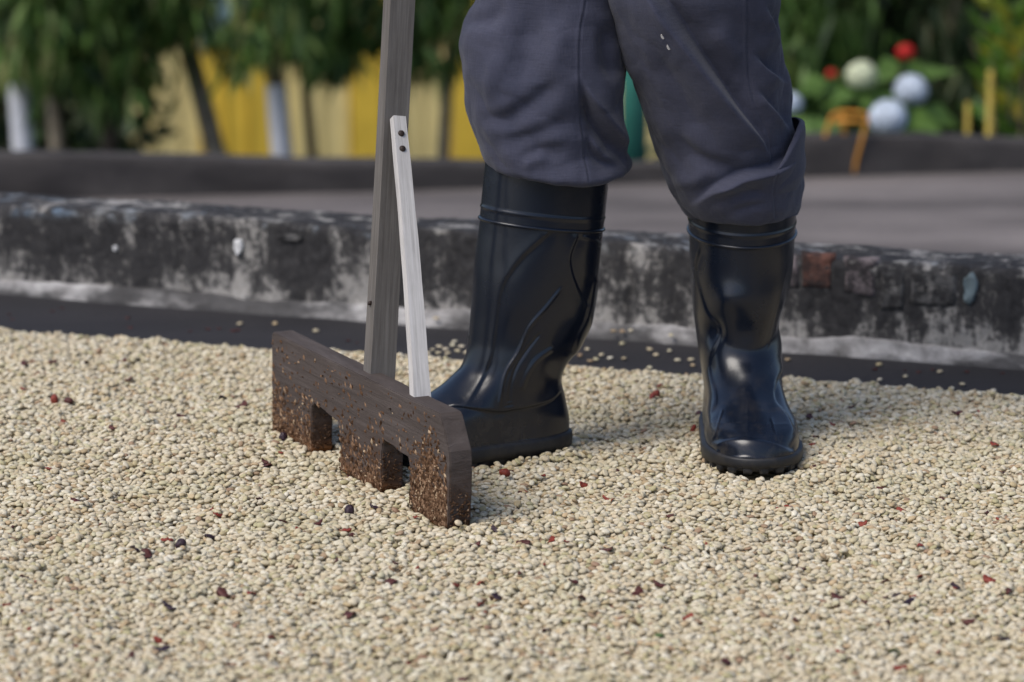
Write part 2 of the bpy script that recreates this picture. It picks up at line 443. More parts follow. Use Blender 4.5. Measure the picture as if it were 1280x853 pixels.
def rough_block(name, px0, py0, px1, py1, mat, proud, seed, disc=False):
    x0, z1 = kerb_local(px0, py0); x1, z0 = kerb_local(px1, py1)
    n = 12; r = np.random.default_rng(seed)
    u = np.linspace(-1, 1, n)
    U, V = np.meshgrid(u, u)
    rr = np.maximum(abs(U), abs(V))
    if disc:
        U, V = U * np.sqrt(1 - V ** 2 / 2), V * np.sqrt(1 - U ** 2 / 2)
    jag = 1 + (0.45 if disc else 0.10) * fbm(U * 0.5, V * 0.5, 0 * U + seed, seed, 3) * (rr > 0.55)
    G = np.zeros((n, n, 3))
    G[..., 0] = (x0 + x1) / 2 + (x1 - x0) / 2 * U * jag
    G[..., 2] = (z0 + z1) / 2 + (z1 - z0) / 2 * V * jag
    G[..., 1] = -proud * (1 - smooth(0.86, 1.0, rr)) + 0.008 * smooth(0.88, 1.0, rr) + 0.0013 * fbm(U, V, 0 * U, seed + 5, 3)
    return link(name, np_mesh(name, G.reshape(-1, 3), grid_faces(n, n, False)), mat, kerb)
rough_block('brick', 1001, 315, 1042, 364, M['brick'], 0.0022, 1)
rough_block('brick', 1053, 320, 1096, 372, M['brick2'], 0.0025, 2)
rough_block('brick', 960, 316, 1000, 362, M['brick2'], 0.0022, 3)
rough_block('cement_patch', 1100, 336, 1131, 392, M['blockm'], 0.0022, 4)
rough_block('cement_patch', 1134, 334, 1198, 388, M['blockm'], 0.0024, 5)
rough_block('paint_flake', 1203, 345, 1222, 384, M['bluepaint'], 0.0028, 6, True)
rough_block('paint_flake', 292, 297, 303, 319, M['chipw'], 0.0026, 7, True)
rough_block('paint_flake', 141, 306, 147, 315, M['chipw'], 0.0026, 8, True)
rough_block('paint_flake', 348, 291, 382, 304, M['blockm'], 0.0025, 9, True)

# ------------------------------------------------------------------ bean shapes
def bean_mesh(name, seed, groove=True, fat=1.0):
    r = np.random.default_rng(seed); nu, nv = 16, 10
    th = np.linspace(0, 2 * math.pi, nu, endpoint=False)
    ph = np.linspace(0.06, math.pi - 0.06, nv)
    PH, TH = np.meshgrid(ph, th, indexing='ij')
    x = np.cos(PH); y = np.sin(PH) * np.cos(TH); z = np.sin(PH) * np.sin(TH)
    x = np.sign(x) * abs(x) ** 0.92
    y *= 1.0 - 0.07 * x
    z = np.where(z < 0, z * 0.62, z)                                  # flat belly
    if groove: z = z + np.where(z < 0, 0.19 * np.exp(-((y - 0.10 * np.sin(2.5 * x)) / 0.16) ** 2) * (1 - x ** 2 * 0.6), 0)
    k = 1 + 0.05 * fbm(x * 0.5, y * 0.5, z * 0.5 + seed, seed, 2)
    V = np.stack([x * 0.0048 * k, y * 0.0035 * fat * k, z * 0.0025 * fat * k], -1)
    me = np_mesh(name, V.reshape(-1, 3), grid_faces(nv, nu, True))
    bm = bmesh.new(); bm.from_mesh(me)
    bmesh.ops.holes_fill(bm, edges=[e for e in bm.edges if e.is_boundary], sides=0)
    bmesh.ops.recalc_face_normals(bm, faces=bm.faces)
    bm.to_mesh(me); bm.free()
    me.polygons.foreach_set('use_smooth', np.ones(len(me.polygons), dtype=bool))
    me.materials.append(M['bean'])
    return me
BEANS = [bean_mesh('coffee_bean', 1), bean_mesh('coffee_bean', 2, True, 1.08), bean_mesh('coffee_bean', 3, False, 0.95), bean_mesh('coffee_bean', 4, True, 0.9)]

# rake and boot footprints are needed first
RP1, RP2 = on_z(340, 533, 0.02), on_z(561, 657, 0.02)        # rake board front face, bottom edge
RD = (RP2 - RP1) / np.linalg.norm(RP2 - RP1); RN = np.array([-RD[1], RD[0], 0.0])   # RN points behind the board
if RN[0] < 0: RN = -RN
RL = float(np.linalg.norm(RP2 - RP1))
RT_ = 0.027
def bdir(dx, dy):
    v = np.array([dx, dy, 0.0]); return v / np.linalg.norm(v)
BOOT_Z = 0.010
LB_O, LB_D = on_z(705, 565, BOOT_Z), bdir(-0.90, -0.436)     # heel point and toe direction
RB_D = bdir(0.045, -1.0)
RB_O = on_z(951, 607, BOOT_Z) - RB_D * 0.298
def boot_lat(d): return np.array([-d[1], d[0], 0.0])

# ------------------------------------------------------------------ bean layer by sequential deposition on a height map
CELL = 0.0018
BX0, BX1, BY0 = -1.20, 1.20, 2.45
NX, NY = int((BX1 - BX0) / CELL), int((5.0 - BY0) / CELL)
gx = BX0 + (np.arange(NX) + 0.5) * CELL; gy = BY0 + (np.arange(NY) + 0.5) * CELL
EA, EB = on_z(0, 411, 0.012), on_z(1280, 492, 0.012)
def edge_y(x): return EA[1] + (EB[1] - EA[1]) * (x - EA[0]) / (EB[0] - EA[0]) + 0.011 * fbm(x * 2.2, 0 * x, 0 * x, 31, 3) + 0.006 * fbm(x * 14, 0 * x, 0 * x, 32, 2)
ey = edge_y(gx)
GX, GY = np.meshgrid(gx, gy)
dist = ey[None] - GY                                           # > 0 inside the layer
ua = (GX - RP1[0]) * RD[0] + (GY - RP1[1]) * RD[1]; ub = (GX - RP1[0]) * RN[0] + (GY - RP1[1]) * RN[1]
Hb = 0.0120 + 0.0036 * fbm(GX * 1.3 + GY * 0.8, GY * 2.0 - GX * 0.7, 0 * GX, 33, 2) + 0.002 * fbm(GX * 7, GY * 7, 0 * GX, 34, 2)
# rake furrows left of the board, a low ridge pushed up against it
Hb += 0.0026 * np.sin(ub * 2 * math.pi / 0.17 + 1.1 + 0.6 * np.sin(ua * 3)) * smooth(0.0, -0.1, ub)
Hb += -0.004 * np.exp(-((ub + 0.012) / 0.018) ** 2) * smooth(-0.05, 0.03, ua) * smooth(RL + 0.04, RL - 0.02, ua)
def boot_uv(O, D): return (GX - O[0]) * D[0] + (GY - O[1]) * D[1], (GX - O[0]) * -D[1] + (GY - O[1]) * D[0]
foot = np.zeros_like(GX, dtype=bool)
for O, D, L_ in ((LB_O, LB_D, 0.228), (RB_O, RB_D, 0.295)):
    u, v = boot_uv(O, D)
    r2 = ((u - L_ / 2) / (L_ / 2 + 0.003)) ** 2 + (v / 0.055) ** 2
    Hb += (0.006 * smooth(0.16, -0.02, u) - 0.003 * smooth(L_ * 0.68, L_ * 0.95, u)) * np.exp(-((np.sqrt(r2) - 1.12) / 0.16) ** 2)
    foot |= (((u - L_ / 2) / (L_ / 2 - 0.002)) ** 4 + (v / 0.050) ** 2) < 0.93
Hb += 0.011 * np.exp(-(((GX - 0.40) / 0.05) ** 2 + ((GY - 3.66) / 0.07) ** 2))       # heap beside the front boot
Hb = np.clip(Hb, 0.0, None) * smooth(0.004, 0.06, dist)
foot |= (ub > -0.003) & (ub < RT_ + 0.003) & (ua > -0.004) & (ua < RL + 0.003) & ~((ua > 0.255 * RL) & (ua < 0.408 * RL)) & ~((ua > 0.655 * RL) & (ua < 0.80 * RL))
H = Hb.copy()
H[foot] = 9.0
area = (BX1 - BX0) * float(np.mean(ey) - BY0)
NB_ = int(area * 2.15 / 5.9e-5)
YB = 16
foots = {}
for si, sc in enumerate((0.88, 0.96, 1.03, 1.12)):
    for k in range(YB):
        a = math.pi * k / YB
        R_ = 4
        ii, jj = np.meshgrid(np.arange(-R_, R_ + 1), np.arange(-R_, R_ + 1), indexing='ij')
        dy, dx = ii * CELL, jj * CELL
        p_ = (dx * math.cos(a) + dy * math.sin(a)) / (0.0050 * sc); q_ = (-dx * math.sin(a) + dy * math.cos(a)) / (0.0034 * sc)
        r2 = p_ ** 2 + q_ ** 2; m = r2 < 0.96
        hgt = 0.0021 * sc * np.sqrt(1 - r2[m])
        foots[si, k] = ((ii[m] * NX + jj[m]).astype(np.int64), hgt, dx[m], dy[m], float((dx[m] ** 2).sum()), float((dy[m] ** 2).sum()))
SC = (0.88, 0.96, 1.03, 1.12)
Hf = H.ravel()
xs_ = rng.uniform(BX0 + 0.02, BX1 - 0.02, NB_)
ys_ = BY0 + 0.02 + rng.uniform(0, 1, NB_) * (edge_y(xs_) - BY0 - 0.02) + rng.normal(0, 0.004, NB_)
yaw = rng.integers(0, YB, NB_); szi = rng.choice(4, NB_, p=(0.2, 0.35, 0.3, 0.15))
jx = rng.integers(-3, 4, (NB_, 2)); jy = rng.integers(-3, 4, (NB_, 2))
bpos = np.zeros((NB_, 3)); bnrm = np.zeros((NB_, 3)); ok = np.zeros(NB_, bool)
ci = ((xs_ - BX0) / CELL).astype(int); cj = ((ys_ - BY0) / CELL).astype(int)
for i in range(NB_):
    off, hg, dx, dy, sx2, sy2 = foots[szi[i], yaw[i]]
    best = None
    a0, b0 = ci[i], cj[i]
    for a, b in ((a0, b0), (a0 + jx[i, 0], b0 + jy[i, 0]), (a0 + jx[i, 1], b0 + jy[i, 1])):
        if a < 6 or a > NX - 7 or b < 6: continue
        idx = off + (b * NX + a)
        zz_ = Hf[idx] + hg; z = zz_.max(); z = z - 0.55 * (z - zz_.mean())
        if best is None or z < best[0]: best = (z, a, b, idx)
    if best is None or best[0] > 0.2: continue
    z, a, b, idx = best
    h = Hf[idx]; hm = h.mean()
    gxx = (h * dx).sum() / sx2; gyy = (h * dy).sum() / sy2
    z -= 0.0004
    Hf[idx] = np.maximum(h, z + hg)
    bpos[i] = (BX0 + (a + 0.5) * CELL, BY0 + (b + 0.5) * CELL, z)
    bnrm[i] = (-0.55 * gxx, -0.55 * gyy, 1.0); ok[i] = True
bpos[:, :2] += rng.uniform(-0.0008, 0.0008, (NB_, 2))
print('deposition', ok.sum(), np.median(H[(H < 1) & (dist > 0.1)]), time.time() - T0)
bpos, bnrm, byaw, bsc = bpos[ok], bnrm[ok], yaw[ok] * math.pi / YB, np.array(SC)[szi[ok]]
nb = len(bpos)
def surf_z(x, y):
    a = int((x - BX0) / CELL); b = int((y - BY0) / CELL)
    hh = H[max(0, b - 2):b + 3, max(0, a - 2):a + 3]
    return float(np.median(hh[hh < 1])) if (hh < 1).any() else 0.01
# orientations
n_ = bnrm / np.linalg.norm(bnrm, axis=1, keepdims=True)
n_ += rng.normal(0, 0.10, n_.shape); n_ /= np.linalg.norm(n_, axis=1, keepdims=True)
flip = rng.uniform(0, 1, nb) < 0.22
byaw = byaw + (rng.uniform(0, 1, nb) < 0.5) * math.pi
xa = np.stack([np.cos(byaw), np.sin(byaw), 0 * byaw], 1)
xa -= n_ * (xa * n_).sum(1, keepdims=True); xa /= np.linalg.norm(xa, axis=1, keepdims=True)
zz = np.where(flip[:, None], -n_, n_); ya = np.cross(zz, xa)
Rm = np.stack([xa, ya, zz], -1)                                # columns
eul = np.stack([np.arctan2(Rm[:, 2, 1], Rm[:, 2, 2]), np.arcsin(np.clip(-Rm[:, 2, 0], -1, 1)), np.arctan2(Rm[:, 1, 0], Rm[:, 0, 0])], 1)
var = rng.choice(4, nb, p=(0.4, 0.25, 0.15, 0.2))
bscale = bsc[:, None] * rng.uniform(0.93, 1.07, (nb, 3))
# which beans are seen and on top: the 230 that show largest become objects of their own
pp = proj(bpos)
top_h = H[np.clip(((bpos[:, 1] - BY0) / CELL).astype(int), 0, NY - 1), np.clip(((bpos[:, 0] - BX0) / CELL).astype(int), 0, NX - 1)]
vis = (pp[:, 0] > 8) & (pp[:, 0] < 1272) & (pp[:, 1] < 846) & (top_h - bpos[:, 2] < 0.003)
cand = np.where(vis)[0]
near = cand[np.argsort(-pp[cand, 1])][:230]
single = np.zeros(nb, bool); single[near] = True
def bean_obj(i_var, loc, e, sc3, label, group):
    o = bpy.data.objects.new('coffee_bean', BEANS[i_var]); COL.objects.link(o)
    o.location = loc; o.rotation_euler = e; o.scale = sc3
    return tag(o, label, 'coffee bean', group)
protos = {}
for i in near:
    o = bean_obj(int(var[i]), bpos[i], eul[i], bscale[i], 'cream coffee bean lying on top in the closest rows of the drying layer', 'coffee beans in the closest rows of the layer')
    protos.setdefault(int(var[i]), o)
rest = ~single
me = bpy.data.meshes.new('coffee_bean_layer')
me.vertices.add(int(rest.sum())); me.vertices.foreach_set('co', bpos[rest].astype(np.float32).ravel())
for nm, typ, dat in (('rot', 'FLOAT_VECTOR', eul[rest]), ('scl', 'FLOAT_VECTOR', bscale[rest])):
    at = me.attributes.new(nm, typ, 'POINT'); at.data.foreach_set('vector', dat.astype(np.float32).ravel())
at = me.attributes.new('vari', 'INT', 'POINT'); at.data.foreach_set('value', var[rest].astype(np.int32))
layer = link('coffee_bean_layer', me, None, None, False)
tag(layer, 'thick layer of cream coffee beans spread out to dry on the patio', 'coffee beans', None, 'stuff')
ng = bpy.data.node_groups.new('bean_scatter', 'GeometryNodeTree')
ng.interface.new_socket('Geometry', in_out='INPUT', socket_type='NodeSocketGeometry')
ng.interface.new_socket('Geometry', in_out='OUTPUT', socket_type='NodeSocketGeometry')
gi, go = ng.nodes.new('NodeGroupInput'), ng.nodes.new('NodeGroupOutput')
gti = ng.nodes.new('GeometryNodeGeometryToInstance')
for k in (3, 2, 1, 0):
    oi = ng.nodes.new('GeometryNodeObjectInfo'); oi.transform_space = 'ORIGINAL'
    oi.inputs['Object'].default_value = protos[k]
    ng.links.new(oi.outputs['Geometry'], gti.inputs[0])
iop = ng.nodes.new('GeometryNodeInstanceOnPoints')
def named(nm, typ):
    nd = ng.nodes.new('GeometryNodeInputNamedAttribute'); nd.data_type = typ; nd.inputs['Name'].default_value = nm
    return nd.outputs[0]
e2r = ng.nodes.new('FunctionNodeEulerToRotation')
ng.links.new(named('rot', 'FLOAT_VECTOR'), e2r.inputs[0])
ng.links.new(gi.outputs[0], iop.inputs['Points']); ng.links.new(gti.outputs[0], iop.inputs['Instance'])
iop.inputs['Pick Instance'].default_value = True
ng.links.new(named('vari', 'INT'), iop.inputs['Instance Index'])
ng.links.new(e2r.outputs[0], iop.inputs['Rotation']); ng.links.new(named('scl', 'FLOAT_VECTOR'), iop.inputs['Scale'])
ng.links.new(iop.outputs[0], go.inputs[0])
layer.modifiers.new('beans', 'NODES').node_group = ng
# packed beans underneath: a height sheet the top beans rest on
st = 8
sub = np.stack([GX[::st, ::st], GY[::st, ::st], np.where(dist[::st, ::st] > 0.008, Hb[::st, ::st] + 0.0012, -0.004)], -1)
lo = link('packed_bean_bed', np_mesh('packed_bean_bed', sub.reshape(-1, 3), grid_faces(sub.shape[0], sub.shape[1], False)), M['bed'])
tag(lo, 'packed lower beans with painted shade in the gaps of the drying layer', 'coffee beans', None, 'stuff')

# stray beans on the bare strip of concrete
stray_px = [(735, 416), (748, 413), (757, 419), (767, 424), (778, 424), (778, 429), (787, 414), (789, 423), (817, 415), (845, 420), (839, 429), (853, 427),
            (734, 436), (752, 443), (738, 451), (745, 449), (763, 447), (780, 448), (812, 436), (820, 443), (837, 438), (847, 450), (864, 449), (866, 456), (812, 459), (725, 444),
            (541, 437), (549, 433), (557, 436), (566, 431), (572, 438), (560, 441), (548, 441), (577, 433), (583, 440), (568, 427), (535, 441),
            (1100, 474), (1132, 470), (1099, 455), (1203, 480), (1190, 485), (1242, 488), (1175, 464), (344, 404), (395, 413), (362, 416), (545, 408), (300, 404), (985, 449)]
for px, py in stray_px:
    q = on_z(px, py, 0.003)
    fl = random.random() < 0.4
    zz_ = 0.0021 if not fl else 0.0032
    dk = (q - KA) @ KN
    if dk > -0.034: zz_ += 0.012
    bean_obj(random.randrange(4), (q[0], q[1], zz_), (math.pi if fl else 0, random.uniform(-.1, .1), random.uniform(0, 6.28)), (1, 1, 1),
             *(('stray cream bean on the dark concrete between the two boots', 'stray beans between the boots') if 715 < px < 870 else
               ('stray cream bean on the dark concrete between the pale brace and the boot', 'stray beans beside the brace') if 500 < px < 600 else
               ('stray cream bean on the dark concrete below the chipped bricks and paint', 'stray beans below the bricks') if px > 870 else
               ('stray cream bean on the dark concrete near the far end of the rake board', 'stray beans behind the rake board')))

# husks and whole cherries among the beans
def husk_mesh(seed, mat):
    r = np.random.default_rng(seed); n, k = 9, 6
    u, v = np.meshgrid(np.linspace(-1, 1, n), np.linspace(-1, 1, k), indexing='ij')
    wid = np.sqrt(np.clip(1.05 - u ** 2, 0.02, 1)) * (1 + 0.2 * fbm(u * 0.6, v * 0.4, 0 * u, seed, 2))
    ang = v * wid * 1.25
    V = np.stack([u * 0.0065, 0.0048 * np.sin(ang) * (1 + 0.2 * u), 0.0040 * np.cos(ang) - 0.0025 + 0.0012 * fbm(u * 0.7, v * 0.7, 0 * u, seed + 9, 2)], -1)
    me = np_mesh('cherry_husk', V.reshape(-1, 3), grid_faces(n, k, False)); me.materials.append(mat)
    me.polygons.foreach_set('use_smooth', np.ones(len(me.polygons), dtype=bool))
    bm = bmesh.new(); bm.from_mesh(me); bmesh.ops.solidify(bm, geom=list(bm.faces), thickness=0.0006); bm.to_mesh(me); bm.free()
    return me
def cherry_mesh(seed, mat):
    nu, nv = 16, 11
    th = np.linspace(0, 2 * math.pi, nu, endpoint=False); ph = np.linspace(0.08, math.pi - 0.08, nv)
    PH, TH = np.meshgrid(ph, th, indexing='ij')
    d = np.stack([np.cos(PH), np.sin(PH) * np.cos(TH), np.sin(PH) * np.sin(TH)], -1)
    k = 1 + 0.09 * fbm(d[..., 0] * 0.8, d[..., 1] * 0.8, d[..., 2] * 0.8, seed, 2) - 0.08 * abs(np.sin(TH * 2.5)) * np.sin(PH)
    me = np_mesh('coffee_cherry', (d * k[..., None] * np.array([0.0068, 0.0058, 0.0054])).reshape(-1, 3), grid_faces(nv, nu, True))
    bm = bmesh.new(); bm.from_mesh(me); bmesh.ops.holes_fill(bm, edges=[e for e in bm.edges if e.is_boundary], sides=0)
    bmesh.ops.recalc_face_normals(bm, faces=bm.faces); bm.to_mesh(me); bm.free()
    me.polygons.foreach_set('use_smooth', np.ones(len(me.polygons), dtype=bool)); me.materials.append(mat)
    return me
HM = {'d': [husk_mesh(50, M['husk']), husk_mesh(51, M['husk'])], 'r': [husk_mesh(52, M['huskr']), husk_mesh(53, M['huskr'])], 'p': [husk_mesh(54, M['huskp']), husk_mesh(55, M['huskp'])], 'g': [husk_mesh(56, M['greenb'])]}
CM = {'r': cherry_mesh(60, M['huskr']), 'p': cherry_mesh(61, M['huskp']), 'd': cherry_mesh(62, M['husk'])}
HL = {'d': 'curled dark brown cherry husk lying among the cream beans', 'r': 'small red cherry skin flake lying among the cream beans', 'p': 'dark purple cherry husk lying among the cream beans', 'g': 'green husk scrap lying among the cream beans'}
husk_px = [('r', 600, 727), ('r', 570, 728), ('p', 620, 667), ('d', 595, 681), ('p', 621, 746), ('r', 601, 757), ('d', 654, 680), ('r', 690, 674), ('d', 694, 671), ('d', 758, 689), ('d', 834, 688), ('d', 728, 753), ('d', 716, 733), ('d', 796, 740), ('d', 824, 734), ('g', 826, 795), ('d', 683, 788),
           ('r', 760, 625), ('r', 730, 604), ('r', 765, 626), ('r', 1077, 654), ('r', 1150, 688), ('r', 1150, 727), ('d', 1107, 727), ('p', 1121, 747), ('p', 1136, 756), ('p', 1194, 742), ('r', 1236, 731), ('d', 1261, 745), ('d', 1047, 745), ('g', 1118, 819), ('p', 1254, 798), ('d', 1212, 783), ('r', 1050, 820), ('r', 1125, 839), ('d', 1002, 708),
           ('r', 206, 675), ('p', 170, 694), ('p', 210, 765), ('r', 200, 797), ('p', 203, 814), ('r', 221, 825), ('p', 263, 667), ('r', 272, 643), ('r', 314, 741), ('d', 163, 824), ('r', 8, 760), ('d', 183, 695),
           ('r', 41, 432), ('r', 48, 470), ('d', 66, 458), ('r', 30, 489), ('d', 161, 477), ('d', 153, 453), ('d', 226, 521), ('d', 302, 507), ('d', 250, 519), ('p', 279, 500), ('d', 334, 582), ('d', 142, 542), ('r', 80, 527), ('d', 108, 455), ('d', 30, 457),
           ('d', 331, 578), ('p', 470, 638), ('d', 397, 658), ('r', 432, 664), ('r', 375, 667), ('d', 352, 652), ('d', 440, 672), ('d', 768, 478), ('r', 815, 500), ('r', 825, 484), ('d', 772, 586), ('d', 750, 583), ('r', 866, 538), ('d', 875, 519),
           ('r', 1040, 530), ('r', 1225, 517), ('d', 1196, 520), ('r', 1127, 635), ('d', 1100, 612), ('r', 1243, 560), ('d', 1012, 524), ('d', 943, 722), ('r', 860, 772), ('d', 490, 729), ('r', 512, 820), ('d', 437, 771), ('d', 580, 848), ('d', 905, 829), ('r', 985, 640), ('r', 1016, 560), ('d', 1230, 652), ('d', 95, 625), ('r', 60, 585), ('d', 280, 745), ('d', 30, 720), ('r', 340, 800)]
for k in range(75):
    husk_px.append((random.choice('drrd'), random.uniform(10, 1270), 500 + 345 * random.random() ** 0.8))
husk_small = len(husk_px) - 75
for hi, (kd, px, py) in enumerate(husk_px):
    q = on_z(px, py, 0.02); z = surf_z(q[0], q[1])
    if foot[min(NY - 1, int((q[1] - BY0) / CELL)), int((q[0] - BX0) / CELL)]: continue
    o = bpy.data.objects.new('cherry_husk', random.choice(HM[kd])); COL.objects.link(o)
    o.location = (q[0], q[1], z + 0.0012); s = random.uniform(0.8, 1.3) * (0.85 if kd == 'r' else 1) * (0.55 if hi >= husk_small else 1)
    o.scale = (s, s * random.uniform(0.6, 1.1), s); o.rotation_euler = (random.uniform(-.6, .6), random.uniform(-.5, .5), random.uniform(0, 6.28))
    tag(o, ('tiny ' if hi >= husk_small else '') + HL[kd].replace('small ', ''), 'husk', 'cherry husks among the beans')
for k in range(22):
    px = random.uniform(10, 480) if k < 15 else random.uniform(1010, 1260)
    py = 366 + px * 0.0739 + random.uniform(8, 34 if k < 15 else 16); q = on_z(px, py, 0)
    o = bpy.data.objects.new('husk_crumb', random.choice(HM['d'])); COL.objects.link(o)
    s_ = random.uniform(0.35, 0.7); o.location = (q[0], q[1], 0.0016 * s_); o.scale = (s_, s_, s_ * 0.8); o.rotation_euler = (0, 0, random.uniform(0, 6.28))
    tag(o, 'small brown husk crumb on the bare dark concrete strip', 'husk', 'husk crumbs on the bare concrete')
for kd, px, py, lab in (('r', 68, 504, 'round dark red coffee cherry beside a second one on the beans'), ('d', 86, 505, 'brownish red coffee cherry beside a second one on the beans'),
                        ('p', 226, 679, 'large dark purple coffee cherry beside a red husk'), ('p', 354, 550, 'dark purple coffee cherry by the far corner of the rake board'),
                        ('p', 437, 640, 'dark purple coffee cherry in front of the rake board notch'), ('r', 631, 595, 'red coffee cherry among beans below the boot heel'), ('r', 820, 496, 'small red coffee cherry between the two boots')):
    q = on_z(px, py, 0.022); z = surf_z(q[0], q[1])
    o = bpy.data.objects.new('coffee_cherry', CM[kd]); COL.objects.link(o)
    o.location = (q[0], q[1], z + 0.0035); o.rotation_euler = (random.uniform(0, 3), random.uniform(0, 3), random.uniform(0, 3))
    tag(o, lab, 'coffee cherry')
print('beans done', time.time() - T0)

# ------------------------------------------------------------------ rake
rang = math.atan2(RD[1], RD[0])
RZ0 = 0.0115
rake = empty('rake', (RP1[0], RP1[1], RZ0), rang)
tag(rake, 'wooden coffee rake with notched brown board, grey handle and pale brace', 'rake')
# in rake coordinates: x along the board, +y behind the board, z up
BH = 0.129
Lb = RL
outline = [(0.0, 0.002), (0.004, BH - 0.004), (0.008, BH), (Lb * 0.953, BH), (Lb * 0.962, BH - 0.003), (Lb * 1.004, BH * 0.71), (Lb * 1.008, BH * 0.62), (Lb * 1.0, 0.012), (Lb * 0.992, 0.001),
           (Lb * 0.815, 0.0), (Lb * 0.806, 0.006), (Lb * 0.800, 0.052), (Lb * 0.792, 0.0615), (Lb * 0.665, 0.0655), (Lb * 0.652, 0.060), (Lb * 0.648, 0.010), (Lb * 0.640, 0.002),
           (Lb * 0.43, 0.001), (Lb * 0.418, 0.006), (Lb * 0.413, 0.050), (Lb * 0.402, 0.0595), (Lb * 0.268, 0.066), (Lb * 0.252, 0.060), (Lb * 0.247, 0.008), (Lb * 0.238, 0.001)]
dens_o = []
for (xa_, za_), (xb_, zb_) in zip(outline, outline[1:] + outline[:1]):
    m_ = max(1, int(math.hypot(xb_ - xa_, zb_ - za_) / 0.006))
    for k_ in range(m_): dens_o.append((xa_ + (xb_ - xa_) * k_ / m_, za_ + (zb_ - za_) * k_ / m_))
dn = np.array(dens_o); wj = 0.0004 + 0.0014 * smooth(0.10, 0.04, dn[:, 1])
dn[:, 0] += wj * fbm(dn[:, 0] * 30, dn[:, 1] * 30, 0 * dn[:, 0], 301, 3); dn[:, 1] += wj * fbm(dn[:, 0] * 30, dn[:, 1] * 30, 0 * dn[:, 0], 302, 3)
bm = bmesh.new()
fv = [bm.verts.new((x, 0, z)) for x, z in dn]; ff = bm.faces.new(fv)
ext = bmesh.ops.extrude_face_region(bm, geom=list(bm.faces))
for v in ext['geom']:
    if isinstance(v, bmesh.types.BMVert): v.co.y += RT_
bmesh.ops.recalc_face_normals(bm, faces=bm.faces)
be = [e for e in bm.edges if len(e.link_faces) == 2 and e.calc_face_angle(0) > 1.2]
bmesh.ops.bevel(bm, geom=be, offset=0.0012, segments=2, affect='EDGES')
bmesh.ops.triangulate(bm, faces=[f for f in bm.faces if len(f.verts) > 4])
me = bpy.data.meshes.new('head_board'); bm.to_mesh(me); bm.free()
head = link('head_board', me, M['board'], rake, False)
# dried husk flakes caked on the lower part of the board
nfl = 3000
fx, fz, ft, fs = [], [], [], []
def in_board(x, z):
    u = x / Lb
    if u < 0.01 or u > 0.992 or z < 0.003 or z > BH - 0.004: return False
    if 0.245 < u < 0.415 and z < 0.066: return False
    if 0.65 < u < 0.802 and z < 0.065: return False
    return not (u > 0.955 and z > BH * 0.7)
while len(fx) < nfl:
    x = random.uniform(0, Lb); z = BH * random.random() ** 1.4
    u = x / Lb
    dens = math.exp(-(z / 0.05) ** 2) * (0.28 + 0.72 * max(smooth(0.78, 0.9, u), 0.4 * float(smooth(0.16, 0.0, u)))) + 0.9 * math.exp(-((u - 0.905) / 0.05) ** 2 - ((z - 0.045) / 0.04) ** 2) + 0.025
    if not in_board(x, z) or random.random() > dens: continue
    fx.append(x); fz.append(z)
V, Fc, tone = [], [], []
for k, (x, z) in enumerate(zip(fx, fz)):
    a = random.gauss(1.57, 0.35); l = random.uniform(0.0010, 0.0046); wd = random.uniform(0.0004, 0.0013); out = -random.uniform(0.0006, 0.0032)
    ca, sa = math.cos(a), math.sin(a); b0 = len(V)
    for p_, q_, o_ in ((-l, 0, 0.0004), (0, wd, 0.0002), (l, 0, out * 0.6), (0, -wd, 0.0002), (0, 0, out)):
        V.append((x + p_ * ca - q_ * sa, o_, z + p_ * sa + q_ * ca))
    Fc += [(b0, b0 + 4, b0 + 1), (b0 + 1, b0 + 4, b0 + 2), (b0 + 2, b0 + 4, b0 + 3), (b0 + 3, b0 + 4, b0)]
    tone += [min(1, max(0, random.gauss(0.36, 0.28)))] * 5
# the end grain and notch sides get some too
for k in range(420):
    side = random.random()
    if side < 0.55: x0, zmax, sgn = Lb * 1.003, 0.075, 1
    elif side < 0.78: x0, zmax, sgn = Lb * 0.2485, 0.058, 1
    else: x0, zmax, sgn = Lb * 0.650, 0.058, 1
    y = random.uniform(0.001, RT_ - 0.002); z = random.uniform(0.006, zmax); l = random.uniform(0.001, 0.003); wd = random.uniform(0.0006, 0.0014); b0 = len(V)
    a = random.uniform(0, 3.14); ca, sa = math.cos(a), math.sin(a); o_ = random.uniform(0.001, 0.0025)
    for p_, q_, h_ in ((-l, 0, -0.0006), (0, wd, -0.0006), (l, 0, o_ * .5), (0, -wd, -0.0006), (0, 0, o_)):
        V.append((x0 + sgn * h_, y + p_ * ca - q_ * sa, z + p_ * sa + q_ * ca))
    Fc += [(b0, b0 + 1, b0 + 4), (b0 + 1, b0 + 2, b0 + 4), (b0 + 2, b0 + 3, b0 + 4), (b0 + 3, b0, b0 + 4)]
    tone += [min(1, max(0, random.gauss(0.25, 0.2)))] * 5
me = np_mesh('caked_chaff', V, Fc)
at = me.attributes.new('tone', 'FLOAT', 'POINT'); at.data.foreach_set('value', np.array(tone, dtype=np.float32))
tag(link('caked_chaff', me, M['chaff'], head, False), kind='stuff')
RI = (Matrix.Translation((RP1[0], RP1[1], RZ0)) @ Matrix.Rotation(rang, 4, 'Z')).inverted()
